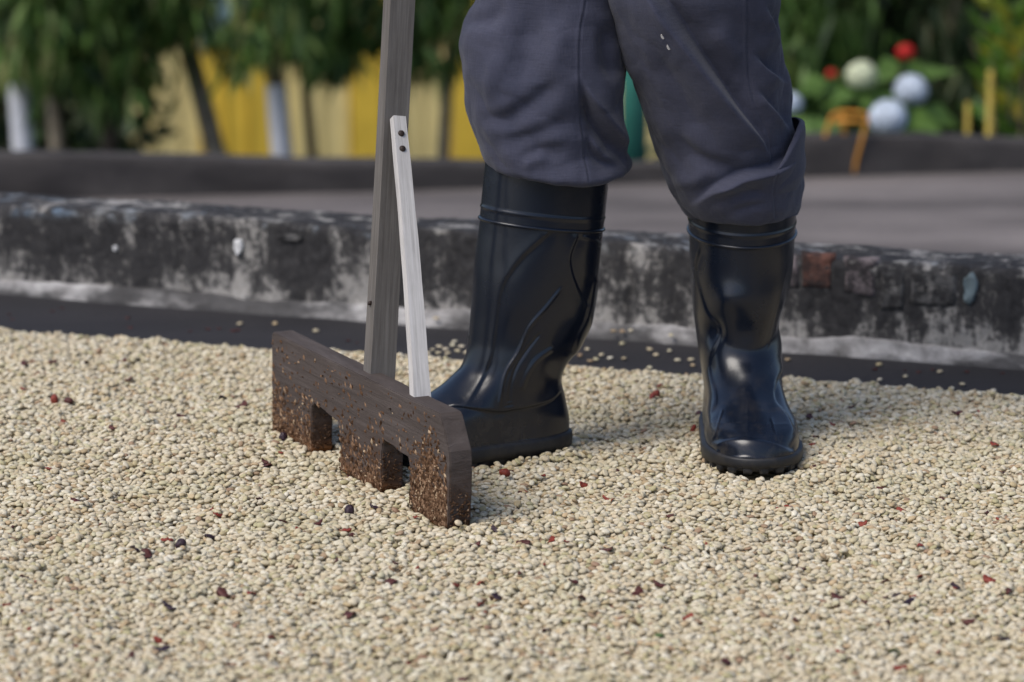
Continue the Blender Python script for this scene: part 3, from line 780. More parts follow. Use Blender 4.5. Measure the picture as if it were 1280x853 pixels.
def bar(name, a, b, wdir, wa, ta, wb, tb, mat, parent, bevel=0.0012):
    """tapered rectangular stick from a to b (world); wdir = direction of its width"""
    a, b = Vector(a), Vector(b); ax = (b - a).normalized(); wv = Vector(wdir); wv = (wv - ax * wv.dot(ax)).normalized(); tv = ax.cross(wv)
    L = (b - a).length; n = 40
    bm = bmesh.new(); rings = []
    for i in range(n + 1):
        f = i / n; ww = wa + (wb - wa) * f; tt = ta + (tb - ta) * f
        ww *= 1 + 0.02 * math.sin(f * 23 + 1); tt *= 1 + 0.02 * math.sin(f * 17)
        bow = 0.002 * math.sin(f * 3.1)
        rings.append([bm.verts.new((sx * ww / 2 + bow, sy * tt / 2, f * L)) for sx, sy in ((-1, -1), (1, -1), (1, 1), (-1, 1))])
    for r0, r1 in zip(rings, rings[1:]):
        for k in range(4): bm.faces.new((r0[k], r0[(k + 1) % 4], r1[(k + 1) % 4], r1[k]))
    bm.faces.new(rings[0][::-1]); bm.faces.new(rings[-1])
    bm.edges.ensure_lookup_table()
    be = [e for e in bm.edges if e.calc_face_angle(0) > 0.8]
    bmesh.ops.bevel(bm, geom=be, offset=bevel, segments=2, affect='EDGES')
    o = bm_obj(name, bm, mat, parent, False)
    mw = Matrix((wv, tv, ax)).transposed().to_4x4(); mw.translation = a
    o.matrix_local = RI @ mw
    return o, mw, wv, tv
# handle: the near long edge runs through pixel (465,465) on the board top and (489,0) above
RDv, RNv = RD, RN
def board_top(px, py): return on_z(px, py, RZ0 + BH)
hb = board_top(474, 464)                                       # middle of the handle where it enters the board
YT = hb[1] + 0.085
ht = on_y(497.5, 0, YT)
hv = (ht - hb) / np.linalg.norm(ht - hb)
hbase = hb - hv * 0.055; htop = hb + hv * 1.45
hnd, hmw, hw, ht_ = bar('handle', hbase, htop, RNv, 0.0305, 0.022, 0.0300, 0.022, M['stick'], rake, 0.002)
# brace: screwed to the face of the handle that looks towards the near end, foot on the board
def handle_at(py):
    best = None
    for k in np.linspace(0, 1.2, 600):
        q = hb + hv * k
        if best is None or abs(proj(q)[1] - py) < best[0]: best = (abs(proj(q)[1] - py), q)
    return best[1]
face = np.array(RD) * (0.022 / 2)
btop = handle_at(146) + face + RD * 0.0075 - RN * 0.001
bfoot = board_top(525, 494)
brc, bmw, bw, bt = bar('brace', bfoot + (bfoot - btop) / np.linalg.norm(bfoot - btop) * 0.02, btop, RNv, 0.0205, 0.013, 0.0155, 0.012, M['brace'], rake, 0.001)
brv = btop - bfoot; brl = np.linalg.norm(brv); brv /= brl
for dpx in (0.022, 0.041):
    fn = RD - brv * (RD @ brv); fn /= np.linalg.norm(fn)
    q = btop - brv * dpx + fn * 0.0068
    bm = bmesh.new()
    bmesh.ops.create_cone(bm, cap_ends=True, segments=16, radius1=0.0042, radius2=0.0030, depth=0.0026)
    o = bm_obj('screw', bm, M['iron'], brc, True, 0.0)
    mw = Vector(fn).to_track_quat('Z', 'Y').to_matrix().to_4x4(); mw.translation = Vector(q)
    o.matrix_local = bmw.inverted() @ mw
# nail on the far side of the handle
q = handle_at(378) - RN * 0.0165
bm = bmesh.new(); bmesh.ops.create_cone(bm, cap_ends=True, segments=10, radius1=0.0028, radius2=0.0022, depth=0.004)
o = bm_obj('nail', bm, M['iron'], hnd, True)
mw = Vector(-RN).to_track_quat('Z', 'Y').to_matrix().to_4x4(); mw.translation = Vector(q); o.matrix_local = hmw.inverted() @ mw
# the one bean stuck to the near corner of the board
q = on_z(566, 652, 0.02); e = RP2 + RD * 0.007
bean_obj(1, (e[0] + 0.0075, e[1] - 0.001, 0.0245), (0.5, 0.3, 0.4), (0.95, 1.1, 1.2), 'single round cream bean resting against the near end of the rake board', None)

# ------------------------------------------------------------------ person: boots and trousers
person = empty('person', tuple((LB_O + RB_O) / 2 * np.array([1, 1, 0])))
tag(person, 'person in bloused grey trousers and black rubber boots standing behind the rake', 'person')
PO = np.array(person.location)

def interp(tab, z):
    tab = np.array(tab); out = [np.interp(z, tab[:, 0], tab[:, k]) for k in range(1, tab.shape[1])]
    return out
def smooth_tab(tab, zs, it=120):
    cols = interp(tab, zs)
    res = []
    for c in cols:
        c = c.copy()
        for _ in range(it): c[1:-1] = 0.25 * c[:-2] + 0.5 * c[1:-1] + 0.25 * c[2:]
        res.append(c)
    return res
def pl_dist(px, pts):
    """distance and side of points px (n,2) to a polyline in pixels; also 0..1 position along it"""
    pts = np.array(pts, float); best = np.full(len(px), 1e9); side = np.zeros(len(px)); along = np.zeros(len(px))
    seg = np.linalg.norm(np.diff(pts, axis=0), axis=1); cum = np.concatenate([[0], np.cumsum(seg)]); tot = cum[-1]
    for a, b, c, l in zip(pts[:-1], pts[1:], cum, seg):
        d = (b - a) / l; v = px - a; t = np.clip(v @ d, 0, l); q = v - t[:, None] * d
        dd = np.linalg.norm(q, axis=1); m = dd < best
        best[m] = dd[m]; side[m] = np.sign(d[0] * v[m, 1] - d[1] * v[m, 0]); along[m] = (c + t[m]) / tot
    return best, side, along
def catmull(pts, n=8):
    pts = np.array(pts, float)
    if len(pts) < 3: return pts
    p = np.vstack([2 * pts[0] - pts[1], pts, 2 * pts[-1] - pts[-2]]); out = []
    for i in range(1, len(p) - 2):
        for t in np.linspace(0, 1, n, endpoint=False):
            a, b, c, d = p[i - 1], p[i], p[i + 1], p[i + 2]
            out.append(0.5 * (2 * b + (c - a) * t + (2 * a - 5 * b + 4 * c - d) * t * t + (3 * b - a - 3 * c + d) * t ** 3))
    out.append(pts[-1]); return np.array(out)

def boot(O, D, tab, tilt, ring_z, top_z, ribs, label, dents=(), FL=0.295):
    lat = boot_lat(D)
    root = empty('rubber_boot', tuple(O - PO)); root.parent = person
    root['label'] = label
    NU = 300; wseed = 0.9 if FL > 0.25 else 2.2
    th = np.linspace(0, 2 * math.pi, NU, endpoint=False)
    def rings(zs, off=0.0):
        zd = np.linspace(-0.01, 0.40, 500); cols = smooth_tab(tab, zd, 90)
        P = np.zeros((len(zs), NU, 3))
        c, s = np.cos(th), np.sin(th)
        for i, z in enumerate(zs):
            wz = float(smooth(0.10, 0.14, z) * smooth(0.24, 0.19, z))
            ze = z + wz * (0.010 * np.sin(2 * th + wseed) + 0.007 * np.sin(3 * th + 2 * wseed))
            bk, fr, wl, wr = [np.interp(ze, zd, cc_) for cc_ in cols]
            a = (fr - bk) / 2 + off; yc = (fr + bk) / 2
            kf = 1 - float(smooth(0.045, 0.13, z))               # 1 = foot section, 0 = shaft section
            ey_, ex_ = 1.0 - 0.34 * kf, 1.0 - 0.16 * kf
            yl = yc + a * np.sign(c) * abs(c) ** ey_
            fy = np.clip(yl / FL, -0.1, 1.05)
            g = np.interp(fy, [-0.1, 0.0, 0.22, 0.45, 0.72, 0.9, 1.05], [0.74, 0.76, 0.80, 0.84, 0.98, 1.0, 0.97])
            g = 1 + (g - 1) * kf
            wd = np.where(s > 0, wl, wr) + off
            xl = wd * g * np.sign(s) * abs(s) ** ex_
            zt = z + tilt * (yl - yc) * float(smooth(0.13, 0.25, z))
            P[i] = O + D * yl[:, None] + lat * xl[:, None] + np.array([0, 0, 1.0]) * np.asarray(zt)[:, None]
        return P
    def finish(P, disp_ribs=True):
        N = grid_normals(P)
        cen = P.mean(1, keepdims=True)
        if ((N * (P - cen)).sum() < 0): N = -N
        q = proj(P).reshape(-1, 2); view = C0 - P; facing = ((N * view).sum(-1).ravel() > 0)
        h = np.zeros(len(q))
        if disp_ribs:
            for pts, amp, wpx, kind in ribs:
                d, sd, al = pl_dist(q, catmull(pts)); tp = np.minimum(1, np.minimum(al, 1 - al) * 14)
                near = d < wpx * 9
                if kind == 'rib': h += np.where(near, amp * np.exp(-(d / wpx) ** 2) * tp, 0)
                else: h += np.where(near, amp * np.tanh(sd * d / wpx * 1.5) * np.exp(-(d / (wpx * 4.5)) ** 2) * tp, 0)
        for (dx, dy, rx, ry, amp) in dents:
            h += amp * np.exp(-((q[:, 0] - dx) / rx) ** 2 - ((q[:, 1] - dy) / ry) ** 2)
        h = np.where(facing, h, 0)
        loc = P - O
        h += 0.0006 * fbm(loc[..., 0] * 9, loc[..., 1] * 9, loc[..., 2] * 6, 77, 2).ravel()
        return P + N * h.reshape(P.shape[:2])[..., None]
    # upper: foot and shaft
    zs = np.concatenate([np.linspace(0.018, 0.10, 130), np.linspace(0.10, ring_z, 150)[1:]])
    P = finish(rings(zs)) - O
    link('upper', np_mesh('upper', P.reshape(-1, 3), grid_faces(len(zs), NU, True)), M['rubber'], root)
    # cuff band above the piping, rolled in at the top
    zc = np.linspace(ring_z, top_z, 50)
    Pc = rings(zc, 0.0006)
    step = (0.0011 * np.exp(-((zc - ring_z - 0.014) / 0.0016) ** 2))[:, None, None]
    Nn = grid_normals(Pc)
    if ((Nn * (Pc - Pc.mean(1, keepdims=True))).sum() < 0): Nn = -Nn
    Pc = Pc + Nn * step
    inner = [Pc[-1:] + (Pc[-1:].mean(1, keepdims=True) - Pc[-1:]) * f + np.array([0, 0, dz]) for f, dz in ((0.012, 0.0015), (0.035, 0.0015), (0.05, -0.002), (0.06, -0.05))]
    Pc = np.concatenate([Pc] + inner)
    link('cuff', np_mesh('cuff', (Pc - O).reshape(-1, 3), grid_faces(len(Pc), NU, True)), M['rubber'], root)
    # piping between shaft and cuff
    Pr = rings(np.linspace(ring_z - 0.01, ring_z + 0.01, 9), 0.0008)[4][::3] - O
    m = len(Pr); cenr = Pr.mean(0)
    outd = Pr - cenr; outd[:, 2] = 0; outd /= np.linalg.norm(outd, axis=1, keepdims=True)
    ang = np.linspace(0, 2 * math.pi, 8, endpoint=False)
    T = Pr[:, None] + 0.0021 * (outd[:, None] * np.cos(ang)[None, :, None] + np.array([0, 0, 1.0]) * np.sin(ang)[None, :, None])
    fc = grid_faces(m + 1, 8, True) % (m * 8)
    link('piping', np_mesh('piping', T.reshape(-1, 3), fc), M['rubber'], root)
    # sole with lugs and toe spring
    zsl = np.array([0.0, 0.0015, 0.006, 0.0105, 0.0125, 0.0135, 0.020, 0.027, 0.0295, 0.031, 0.0315])
    offs = np.array([-0.0035, 0.0005, 0.0018, 0.0018, 0.0015, 0.0035, 0.0042, 0.0042, 0.0036, 0.0022, -0.002])
    base = rings(np.full(3, 0.03) + np.array([-0.0005, 0, 0.0005]))[1]
    ctr = base.mean(0)
    tn = np.roll(base, -1, 0) - np.roll(base, 1, 0); tn /= np.linalg.norm(tn, axis=1, keepdims=True)
    nn = np.cross(tn, [0, 0, 1.0])
    if ((nn * (base - ctr)).sum() < 0): nn = -nn
    arc = np.cumsum(np.linalg.norm(np.roll(base, -1, 0) - base, axis=1))
    lug = (np.sin(arc / 0.0105 * math.pi) > -0.15).astype(float)
    Ps = []
    for z, of in zip(zsl, offs):
        R_ = base + nn * of
        if z < 0.0125: R_ = R_ - nn * (0.0032 * (1 - lug))[:, None]
        yl = (R_ - O) @ D
        lift = 0.011 * smooth(FL * 0.68, FL, yl) * (1 - z / 0.0315) + (0.0045 * (1 - lug) if z < 0.002 else 0)
        R_ = R_.copy(); R_[:, 2] = O[2] + z + lift
        Ps.append(R_)
    for f, dz in ((0.35, 0.004), (0.97, 0.004)):
        R_ = Ps[0] + (ctr - Ps[0]) * f; R_[:, 2] = Ps[0][:, 2] + dz * 0.6; Ps.insert(0, R_)
    Ps = np.array(Ps) - O
    link('sole', np_mesh('sole', Ps.reshape(-1, 3), grid_faces(len(Ps), NU, True)), M['sole'], root)
    return root

LT = [(0.000, -0.002, 0.226, 0.052, 0.052), (0.030, -0.003, 0.227, 0.0525, 0.0525), (0.042, -0.003, 0.225, 0.052, 0.052), (0.058, 0.000, 0.217, 0.0515, 0.0515), (0.068, 0.001, 0.206, 0.051, 0.051),
      (0.076, 0.003, 0.192, 0.0515, 0.0515), (0.084, 0.006, 0.174, 0.051, 0.051), (0.095, 0.009, 0.155, 0.050, 0.050), (0.115, 0.001, 0.134, 0.050, 0.050), (0.14, -0.016, 0.126, 0.052, 0.052),
      (0.17, -0.031, 0.122, 0.055, 0.055), (0.22, -0.039, 0.116, 0.058, 0.058), (0.27, -0.044, 0.108, 0.060, 0.060), (0.35, -0.053, 0.099, 0.061, 0.061)]
lribs = [([(694, 279), (679, 298), (652, 323), (632, 351), (624, 376), (619, 418), (612, 453), (589, 500), (580, 508)], 0.0011, 2.4, 'step'),
         ([(694, 279), (680, 297)], 0.0012, 1.2, 'rib'),
         ([(704, 357), (684, 383), (663, 408), (649, 439), (632, 467), (625, 500), (624, 515)], 0.0020, 1.6, 'rib'),
         ([(677, 415), (649, 453), (639, 480), (635, 513)], -0.0016, 1.6, 'rib'),
         ([(692, 434), (672, 449), (660, 466), (651, 488)], 0.0018, 3.0, 'rib'),
         ([(556, 508), (578, 509), (620, 515), (635, 514), (684, 503), (703, 488)], -0.0013, 1.8, 'step'),
         ([(560, 572), (595, 563), (631, 558), (669, 552), (685, 555), (697, 559), (712, 546)], 0.0016, 2.2, 'rib'),
         ([(724, 292), (713, 325), (722, 360), (735, 385)], 0.0012, 2.0, 'step'),
         ([(728, 296), (742, 300), (752, 308)], 0.0012, 1.4, 'rib'),
         ([(626, 516), (626, 556)], 0.0006, 2.2, 'rib'),
         ([(744, 345), (733, 395), (722, 420), (716, 448)], -0.0013, 2.2, 'step')]
ldents = [(650, 425, 22, 30, -0.003), (690, 470, 10, 14, -0.002), (600, 470, 16, 14, -0.0015), (700, 520, 12, 12, 0.002)]
boot(LB_O, LB_D, LT, 0.13, 0.283, 0.352, lribs, 'black rubber boot seen from the side behind the rake board', ldents, 0.228)
RT2 = [(0.000, -0.002, 0.293, 0.059, 0.059), (0.030, -0.003, 0.294, 0.0595, 0.0595), (0.044, -0.003, 0.290, 0.0585, 0.0585), (0.060, 0.000, 0.276, 0.0565, 0.0565), (0.064, 0.001, 0.246, 0.054, 0.054),
       (0.074, 0.003, 0.212, 0.0525, 0.0525), (0.085, 0.006, 0.182, 0.052, 0.052), (0.10, 0.009, 0.160, 0.052, 0.0515), (0.12, 0.006, 0.149, 0.050, 0.052), (0.137, 0.002, 0.146, 0.045, 0.054),
       (0.155, -0.002, 0.150, 0.049, 0.057), (0.18, -0.006, 0.153, 0.058, 0.060), (0.21, -0.008, 0.155, 0.062, 0.062), (0.26, -0.009, 0.157, 0.064, 0.064), (0.34, -0.009, 0.160, 0.065, 0.065)]
rribs = [([(875, 300), (874, 314), (870, 338), (882, 385), (897, 417), (888, 450), (889, 471), (895, 489), (895, 505), (884, 522)], 0.0011, 2.0, 'step'),
         ([(984, 456), (971, 473), (968, 487), (971, 502), (985, 520), (995, 542)], 0.0011, 2.0, 'step'),
         ([(984, 456), (972, 473), (968, 487)], 0.0009, 1.2, 'rib'),
         ([(885, 529), (938, 530), (989, 531)], 0.0005, 1.1, 'rib'),
         ([(888, 556), (904, 551), (931, 548), (960, 552), (976, 557), (996, 567)], 0.0017, 3.0, 'step'),
         ([(903, 511), (896, 536), (889, 551)], 0.0007, 1.3, 'rib'), ([(964, 522), (971, 545), (975, 555)], 0.0007, 1.3, 'rib'),
         ([(985, 333), (971, 390), (959, 441)], 0.0005, 1.3, 'rib'), ([(935, 500), (934, 545)], 0.0004, 1.2, 'rib'),
         ([(900, 576), (933, 572), (971, 578)], 0.0014, 2.2, 'rib'), ([(898, 587), (936, 585), (969, 588)], 0.0012, 2.0, 'rib'),
         ([(874, 578), (890, 572), (900, 563)], 0.0012, 2.2, 'rib'), ([(1001, 582), (990, 585), (978, 583)], 0.0014, 2.2, 'rib')]
rdents = [(907, 372, 14, 16, 0.004), (893, 414, 9, 14, -0.006), (932, 420, 26, 22, -0.0065), (940, 470, 20, 16, 0.004), (922, 375, 16, 16, 0.003), (962, 500, 14, 18, -0.002), (915, 505, 14, 16, -0.002), (960, 340, 20, 30, -0.002)]
boot(RB_O, RB_D, RT2, -0.085, 0.262, 0.335, rribs, 'black rubber boot with its toe pointing at the viewer, shaft creased', rdents)
print('boots', time.time() - T0)

# trousers: two lofted legs with modelled folds, bloused over the boot tops
def leg_rings(rows, NU):
    """rows: (xl, yl, xr, yr, Y, depth ratio, sag px); returns dense rings in world coordinates"""
    rows = np.array(rows, float)
    t = np.concatenate([[0], np.cumsum(np.hypot(np.diff((rows[:, 0] + rows[:, 2]) / 2), np.diff((rows[:, 1] + rows[:, 3]) / 2)) + 0.6 * abs(np.diff(rows[:, 2] - rows[:, 0])))])
    tt = np.linspace(0, t[-1], 420)
    R_ = np.stack([np.interp(tt, t, rows[:, k]) for k in range(rows.shape[1])], 1)
    for _ in range(10): R_[1:-1] = 0.25 * R_[:-2] + 0.5 * R_[1:-1] + 0.25 * R_[2:]
    th = np.linspace(0, 2 * math.pi, NU, endpoint=False)
    P = np.zeros((len(R_), NU, 3))
    for i, (xl, yl, xr, yr, Y, dr, sag) in enumerate(R_):
        A, B = on_y(xl, yl, Y), on_y(xr, yr, Y); c = (A + B) / 2; e = (B - A) / 2; a = np.linalg.norm(e); b = a * dr
        m = 1070 * 0.97
        dvec = np.array([0, -b, -(sag / m)])
        cs, sn = np.cos(th), np.sin(th)
        P[i] = c + e * (np.sign(cs) * abs(cs) ** 0.94)[:, None] + dvec * (np.sign(sn) * abs(sn) ** 0.94)[:, None]
    return P
def fold(P, folds, seed, amp_noise=1.0):
    N = grid_normals(P)
    if ((N * (P - P.mean(1, keepdims=True))).sum() < 0): N = -N
    q = proj(P).reshape(-1, 2); facing = np.clip((N * (C0 - P)).sum(-1).ravel() / 3.7, 0, 1); facing = smooth(0.02, 0.25, facing)
    h = np.zeros(len(q))
    for pts, amp, wa, wb, kind in folds:
        d, sd, al = pl_dist(q, catmull(pts)); tp = smooth(0, 0.38, al) * smooth(0, 0.38, 1 - al) if kind != 'seam' else 1.0
        s = sd * d
        if kind == 'crease':      # positive side rises, negative side sinks, sharp between
            h += 1.55 * amp * tp * (np.tanh(s / 2.6)) * np.where(s > 0, np.exp(-abs(s) / wa), np.exp(-abs(s) / wb))
        elif kind == 'ridge': h += 1.25 * amp * tp * np.exp(-np.where(s > 0, (d / wa) ** 2, (d / wb) ** 2))
        else: h += -amp * np.exp(-(d / 1.3) ** 2) + amp * 0.8 * np.exp(-((s - 3.2) / 2.0) ** 2)
    hf = h * np.where(np.array([1.0]), facing, 0)
    X = P.reshape(-1, 3)
    mid = fbm(X[:, 0] * 9 + X[:, 2] * 7, X[:, 1] * 9, X[:, 2] * 10 - X[:, 0] * 5, seed + 2, 2)
    wr = 0.0045 * fbm(X[:, 0] * 5, X[:, 1] * 5, X[:, 2] * 3.2, seed, 2) + 0.0014 * (np.abs(mid) * 2 - 0.6) * (0.4 + 0.6 * smooth(0.62, 0.40, X[:, 2])) + 0.0009 * fbm(X[:, 0] * 24 + X[:, 2] * 9, X[:, 1] * 22, X[:, 2] * 15, seed + 1, 2)
    return P + N * (hf + amp_noise * wr).reshape(P.shape[:2])[..., None]
def boot_axis(O, D, y): return float((O + D * y)[1])
YL = boot_axis(LB_O, LB_D, 0.028); YR = boot_axis(RB_O, RB_D, 0.0755)
Lrows = [(600, -440, 800, -440, YL + 0.02, 0.62, 0), (606, -250, 790, -250, YL + 0.02, 0.75, 0), (604, -90, 780, -90, YL + 0.01, 0.8, 0), (600, -20, 776, -20, YL, 0.8, 0), (596, 0, 776, 0, YL, 0.8, 0),
         (580, 30, 779, 30, YL, 0.82, 0), (576, 55, 783, 55, YL, 0.84, 1), (577, 90, 785, 90, YL, 0.88, 2), (580, 125, 777, 122, YL, 0.92, 4), (584, 148, 776, 152, YL, 0.95, 6),
         (593, 168, 775, 174, YL, 0.98, 9), (599, 183, 779, 192, YL, 1.0, 12), (604, 194, 787, 206, YL, 1.02, 13), (609, 200, 782, 212, YL, 1.0, 13), (619, 200, 766, 209, YL, 1.0, 9), (626, 186, 758, 202, YL, 0.9, 6), (628, 160, 752, 178, YL, 0.8, 0)]
Lfolds = [([(732, 0), (726, 40), (725, 72), (725, 108), (729, 154), (736, 226)], 0.0009, 1, 1, 'seam'),
          ([(726, 96), (735, 122), (747, 146), (765, 174), (784, 210)], -0.013, 20, 16, 'crease'),
          ([(738, 168), (748, 192), (773, 209)], -0.006, 14, 10, 'crease'),
          ([(668, 0), (660, 40), (652, 80), (640, 118)], -0.0085, 20, 26, 'ridge'),
          ([(584, 150), (610, 150), (634, 147), (660, 132), (690, 112), (722, 96)], -0.0065, 14, 11, 'ridge'),
          ([(576, 40), (590, 28), (612, 20), (630, 0)], -0.006, 11, 9, 'ridge'),
          ([(600, 170), (640, 176), (690, 160), (724, 140)], -0.0045, 13, 9, 'ridge'),
          ([(640, 204), (670, 190), (700, 185), (724, 180)], -0.0035, 11, 8, 'ridge'),
          ([(625, 60), (614, 100), (600, 128)], 0.005, 15, 15, 'ridge'), ([(700, 20), (694, 60), (684, 100)], 0.0055, 16, 16, 'ridge'),
          ([(756, 20), (764, 70), (776, 112)], -0.008, 12, 12, 'ridge'), ([(650, 215), (668, 200), (690, 196)], 0.003, 8, 8, 'ridge')]
Rrows = [(735, -440, 975, -440, YR - 0.02, 0.6, 0), (742, -250, 972, -250, YR - 0.075, 0.75, 0), (750, -90, 972, -90, YR - 0.085, 0.8, 0), (755, -20, 973, -20, YR - 0.08, 0.82, 0), (758, 0, 974, 0, YR - 0.078, 0.84, 0),
         (768, 30, 974, 29, YR - 0.07, 0.88, 0), (781, 72, 979, 70, YR - 0.06, 0.94, 0), (790, 98, 986, 96, YR - 0.052, 0.98, 0), (798, 126, 987, 124, YR - 0.045, 1.02, 0), (807, 158, 989, 152, YR - 0.036, 1.06, 0), (815, 178, 994, 175, YR - 0.030, 1.1, -1),
         (824, 200, 1001, 198, YR - 0.022, 1.15, -2), (836, 230, 1005, 228, YR - 0.012, 1.24, -4), (846, 250, 1004, 249, YR - 0.006, 1.32, -2), (856, 262, 1001, 262, YR, 1.40, 0), (864, 268, 997, 268, YR, 1.42, 0), (872, 265, 993, 264, YR, 1.40, 0), (877, 252, 990, 250, YR, 1.2, 0), (880, 232, 986, 230, YR, 1.0, 0)]
Rfolds = [([(935, 0), (937, 40), (939, 70), (947, 130), (965, 176), (970, 204), (965, 218), (970, 272)], 0.0009, 1, 1, 'seam'),
          ([(770, -90), (800, -34), (823, 0), (856, 46), (888, 91), (923, 137), (951, 172), (970, 200), (980, 215)], 0.0150, 34, 26, 'crease'),
          ([(858, 258), (872, 250), (891, 236), (912, 227), (933, 218), (965, 211), (986, 200), (1004, 186), (1016, 172)], 0.0105, 16, 20, 'crease'),
          ([(944, 66), (962, 84), (980, 98), (992, 104)], 0.0045, 14, 16, 'crease'),
          ([(948, 112), (966, 132), (982, 152), (990, 168)], 0.0045, 14, 16, 'crease'),
          ([(954, 2), (968, 30), (980, 55), (984, 70)], 0.005, 14, 14, 'crease'),
          ([(806, 40), (836, 90), (866, 140), (900, 186)], -0.0045, 16, 14, 'ridge'),
          ([(826, 165), (856, 188), (890, 206), (930, 208)], -0.0050, 13, 9, 'ridge'),
          ([(838, 218), (860, 226), (890, 222)], 0.004, 11, 9, 'ridge'),
          ([(900, 250), (930, 240), (962, 240)], -0.0042, 8, 7, 'ridge'), ([(905, 268), (940, 258), (966, 254)], -0.003, 6, 6, 'ridge'),
          ([(975, 240), (990, 230), (1004, 226)], -0.003, 8, 8, 'ridge'), ([(770, 20), (786, 70), (806, 120)], 0.004, 12, 12, 'ridge'), ([(890, 20), (910, 60), (934, 100)], 0.0045, 14, 14, 'ridge')]
NUL = 420
PL = fold(leg_rings(Lrows, NUL), Lfolds, 91); PR = fold(leg_rings(Rrows, NUL), Rfolds, 95)
# the turned-up fold that stands off the outer side of the front leg
rr_ = np.array(Rrows); ordr = np.argsort(rr_[:15, 3]); yv = rr_[:15, 3][ordr]
def rrow(k, y): return np.interp(y, yv, rr_[:15, k][ordr])
NPH, NPV = 90, 50
phs = np.radians(np.linspace(-88, 80, NPH)); PF = np.zeros((NPV, NPH, 3))
for i in range(NPV):
    f = i / (NPV - 1)
    for j, ph in enumerate(phs):
        ytop = 150 + 62 * float(smooth(0.1, 1.38, abs(ph))) ** 1.1 if ph > 0 else 150 + 50 * float(smooth(0.2, 1.5, abs(ph)))
        y = 240 + (ytop - 240) * f
        xl, xr, Yc, dr_ = rrow(0, y), rrow(2, y), rrow(4, y), rrow(5, y)
        A, B = on_y(xl, y, Yc), on_y(xr, y, Yc); c = (A + B) / 2; a = (B[0] - A[0]) / 2
        side = math.cos(ph)
        out = -0.004 + 0.0095 * float(smooth(0, 0.45, f)) + 0.0065 * float(smooth(0.4, 1, f)) * max(0, side) ** 2 + (0.004 if f < 0.99 else -0.002) * float(smooth(0.55, 0.95, f)) * max(0, side)
        out -= 0.016 * float(smooth(0.95, 1.38, ph)) + 0.012 * float(smooth(1.2, 1.5, -ph))
        ex_ = side
        PF[i, j] = c + np.array([(a + out) * ex_, -(a * dr_ + out) * math.sin(ph), 0])
PF2 = PF.copy()
nrm = grid_normals(PF, False); cenf = PR.reshape(-1, 3).mean(0)
if (nrm * (PF - np.array([cenf[0], cenf[1], 0]) * np.array([1, 1, 0]))[..., :].copy()).sum() < 0: nrm = -nrm
PF = PF + nrm * (0.0016 * fbm(PF[..., 0] * 9, PF[..., 1] * 9, PF[..., 2] * 8, 66, 2))[..., None]
PI = PF - nrm * 0.0016
# seat and waist above the frame
NUW = 96
thw = np.linspace(0, 2 * math.pi, NUW, endpoint=False)
cx = 0.5 * (on_y(800, -440, YL)[0] + on_y(760, -440, YR)[0]); zt = on_y(770, -440, YL)[2]; ym = (YL + YR) / 2 - 0.01
PW = []
for z, a, b in ((zt - 0.05, 0.05, 0.04), (zt - 0.045, 0.17, 0.09), (zt + 0.0, 0.195, 0.112), (zt + 0.08, 0.20, 0.125), (zt + 0.16, 0.185, 0.12), (zt + 0.22, 0.17, 0.11), (zt + 0.225, 0.165, 0.105), (zt + 0.222, 0.02, 0.02)):
    PW.append(np.stack([cx + a * np.cos(thw), ym + b * np.sin(thw), z + 0 * thw], 1))
PW = np.array(PW)
V = np.concatenate([PL.reshape(-1, 3), PR.reshape(-1, 3), PW.reshape(-1, 3), PF.reshape(-1, 3), PI.reshape(-1, 3)]) - PO
of_ = (PL.shape[0] + PR.shape[0]) * NUL + PW.shape[0] * NUW; nq = NPV * NPH
topv = of_ + (NPV - 1) * NPH + np.arange(NPH)
lipf = np.stack([topv[:-1], topv[1:], topv[1:] + nq, topv[:-1] + nq], 1)
Fc = np.concatenate([grid_faces(PL.shape[0], NUL, True), grid_faces(PR.shape[0], NUL, True, PL.shape[0] * NUL), grid_faces(len(PW), NUW, True, (PL.shape[0] + PR.shape[0]) * NUL), grid_faces(NPV, NPH, False, of_), grid_faces(NPV, NPH, False, of_ + nq)[:, ::-1], lipf])
link('trousers', np_mesh('trousers', V, Fc), M['cloth'], person)
# two pale husk flecks stuck on the cloth
qr = proj(PR)
for k, (fx_, fy_) in enumerate(((828, 46), (836, 59))):
    dd = np.hypot(qr[..., 0] - fx_, qr[..., 1] - fy_) + 50 * (PR[..., 1] > YR - 0.06)
    i, j = np.unravel_index(np.argmin(dd), dd.shape)
    o = bpy.data.objects.new('husk_fleck', husk_mesh(70 + k, M['brace'])); COL.objects.link(o)
    pt = PR[i, j]; o.location = (pt[0], pt[1] - 0.0006, pt[2]); o.rotation_euler = (1.4, 1.1, 0.2); o.scale = (0.5, 0.32, 0.3)
    tag(o, ('small pale husk fleck stuck to the trouser leg, the upper one', 'larger pale husk fleck stuck to the trouser leg, the lower one')[k], 'husk')
print('trousers', time.time() - T0)

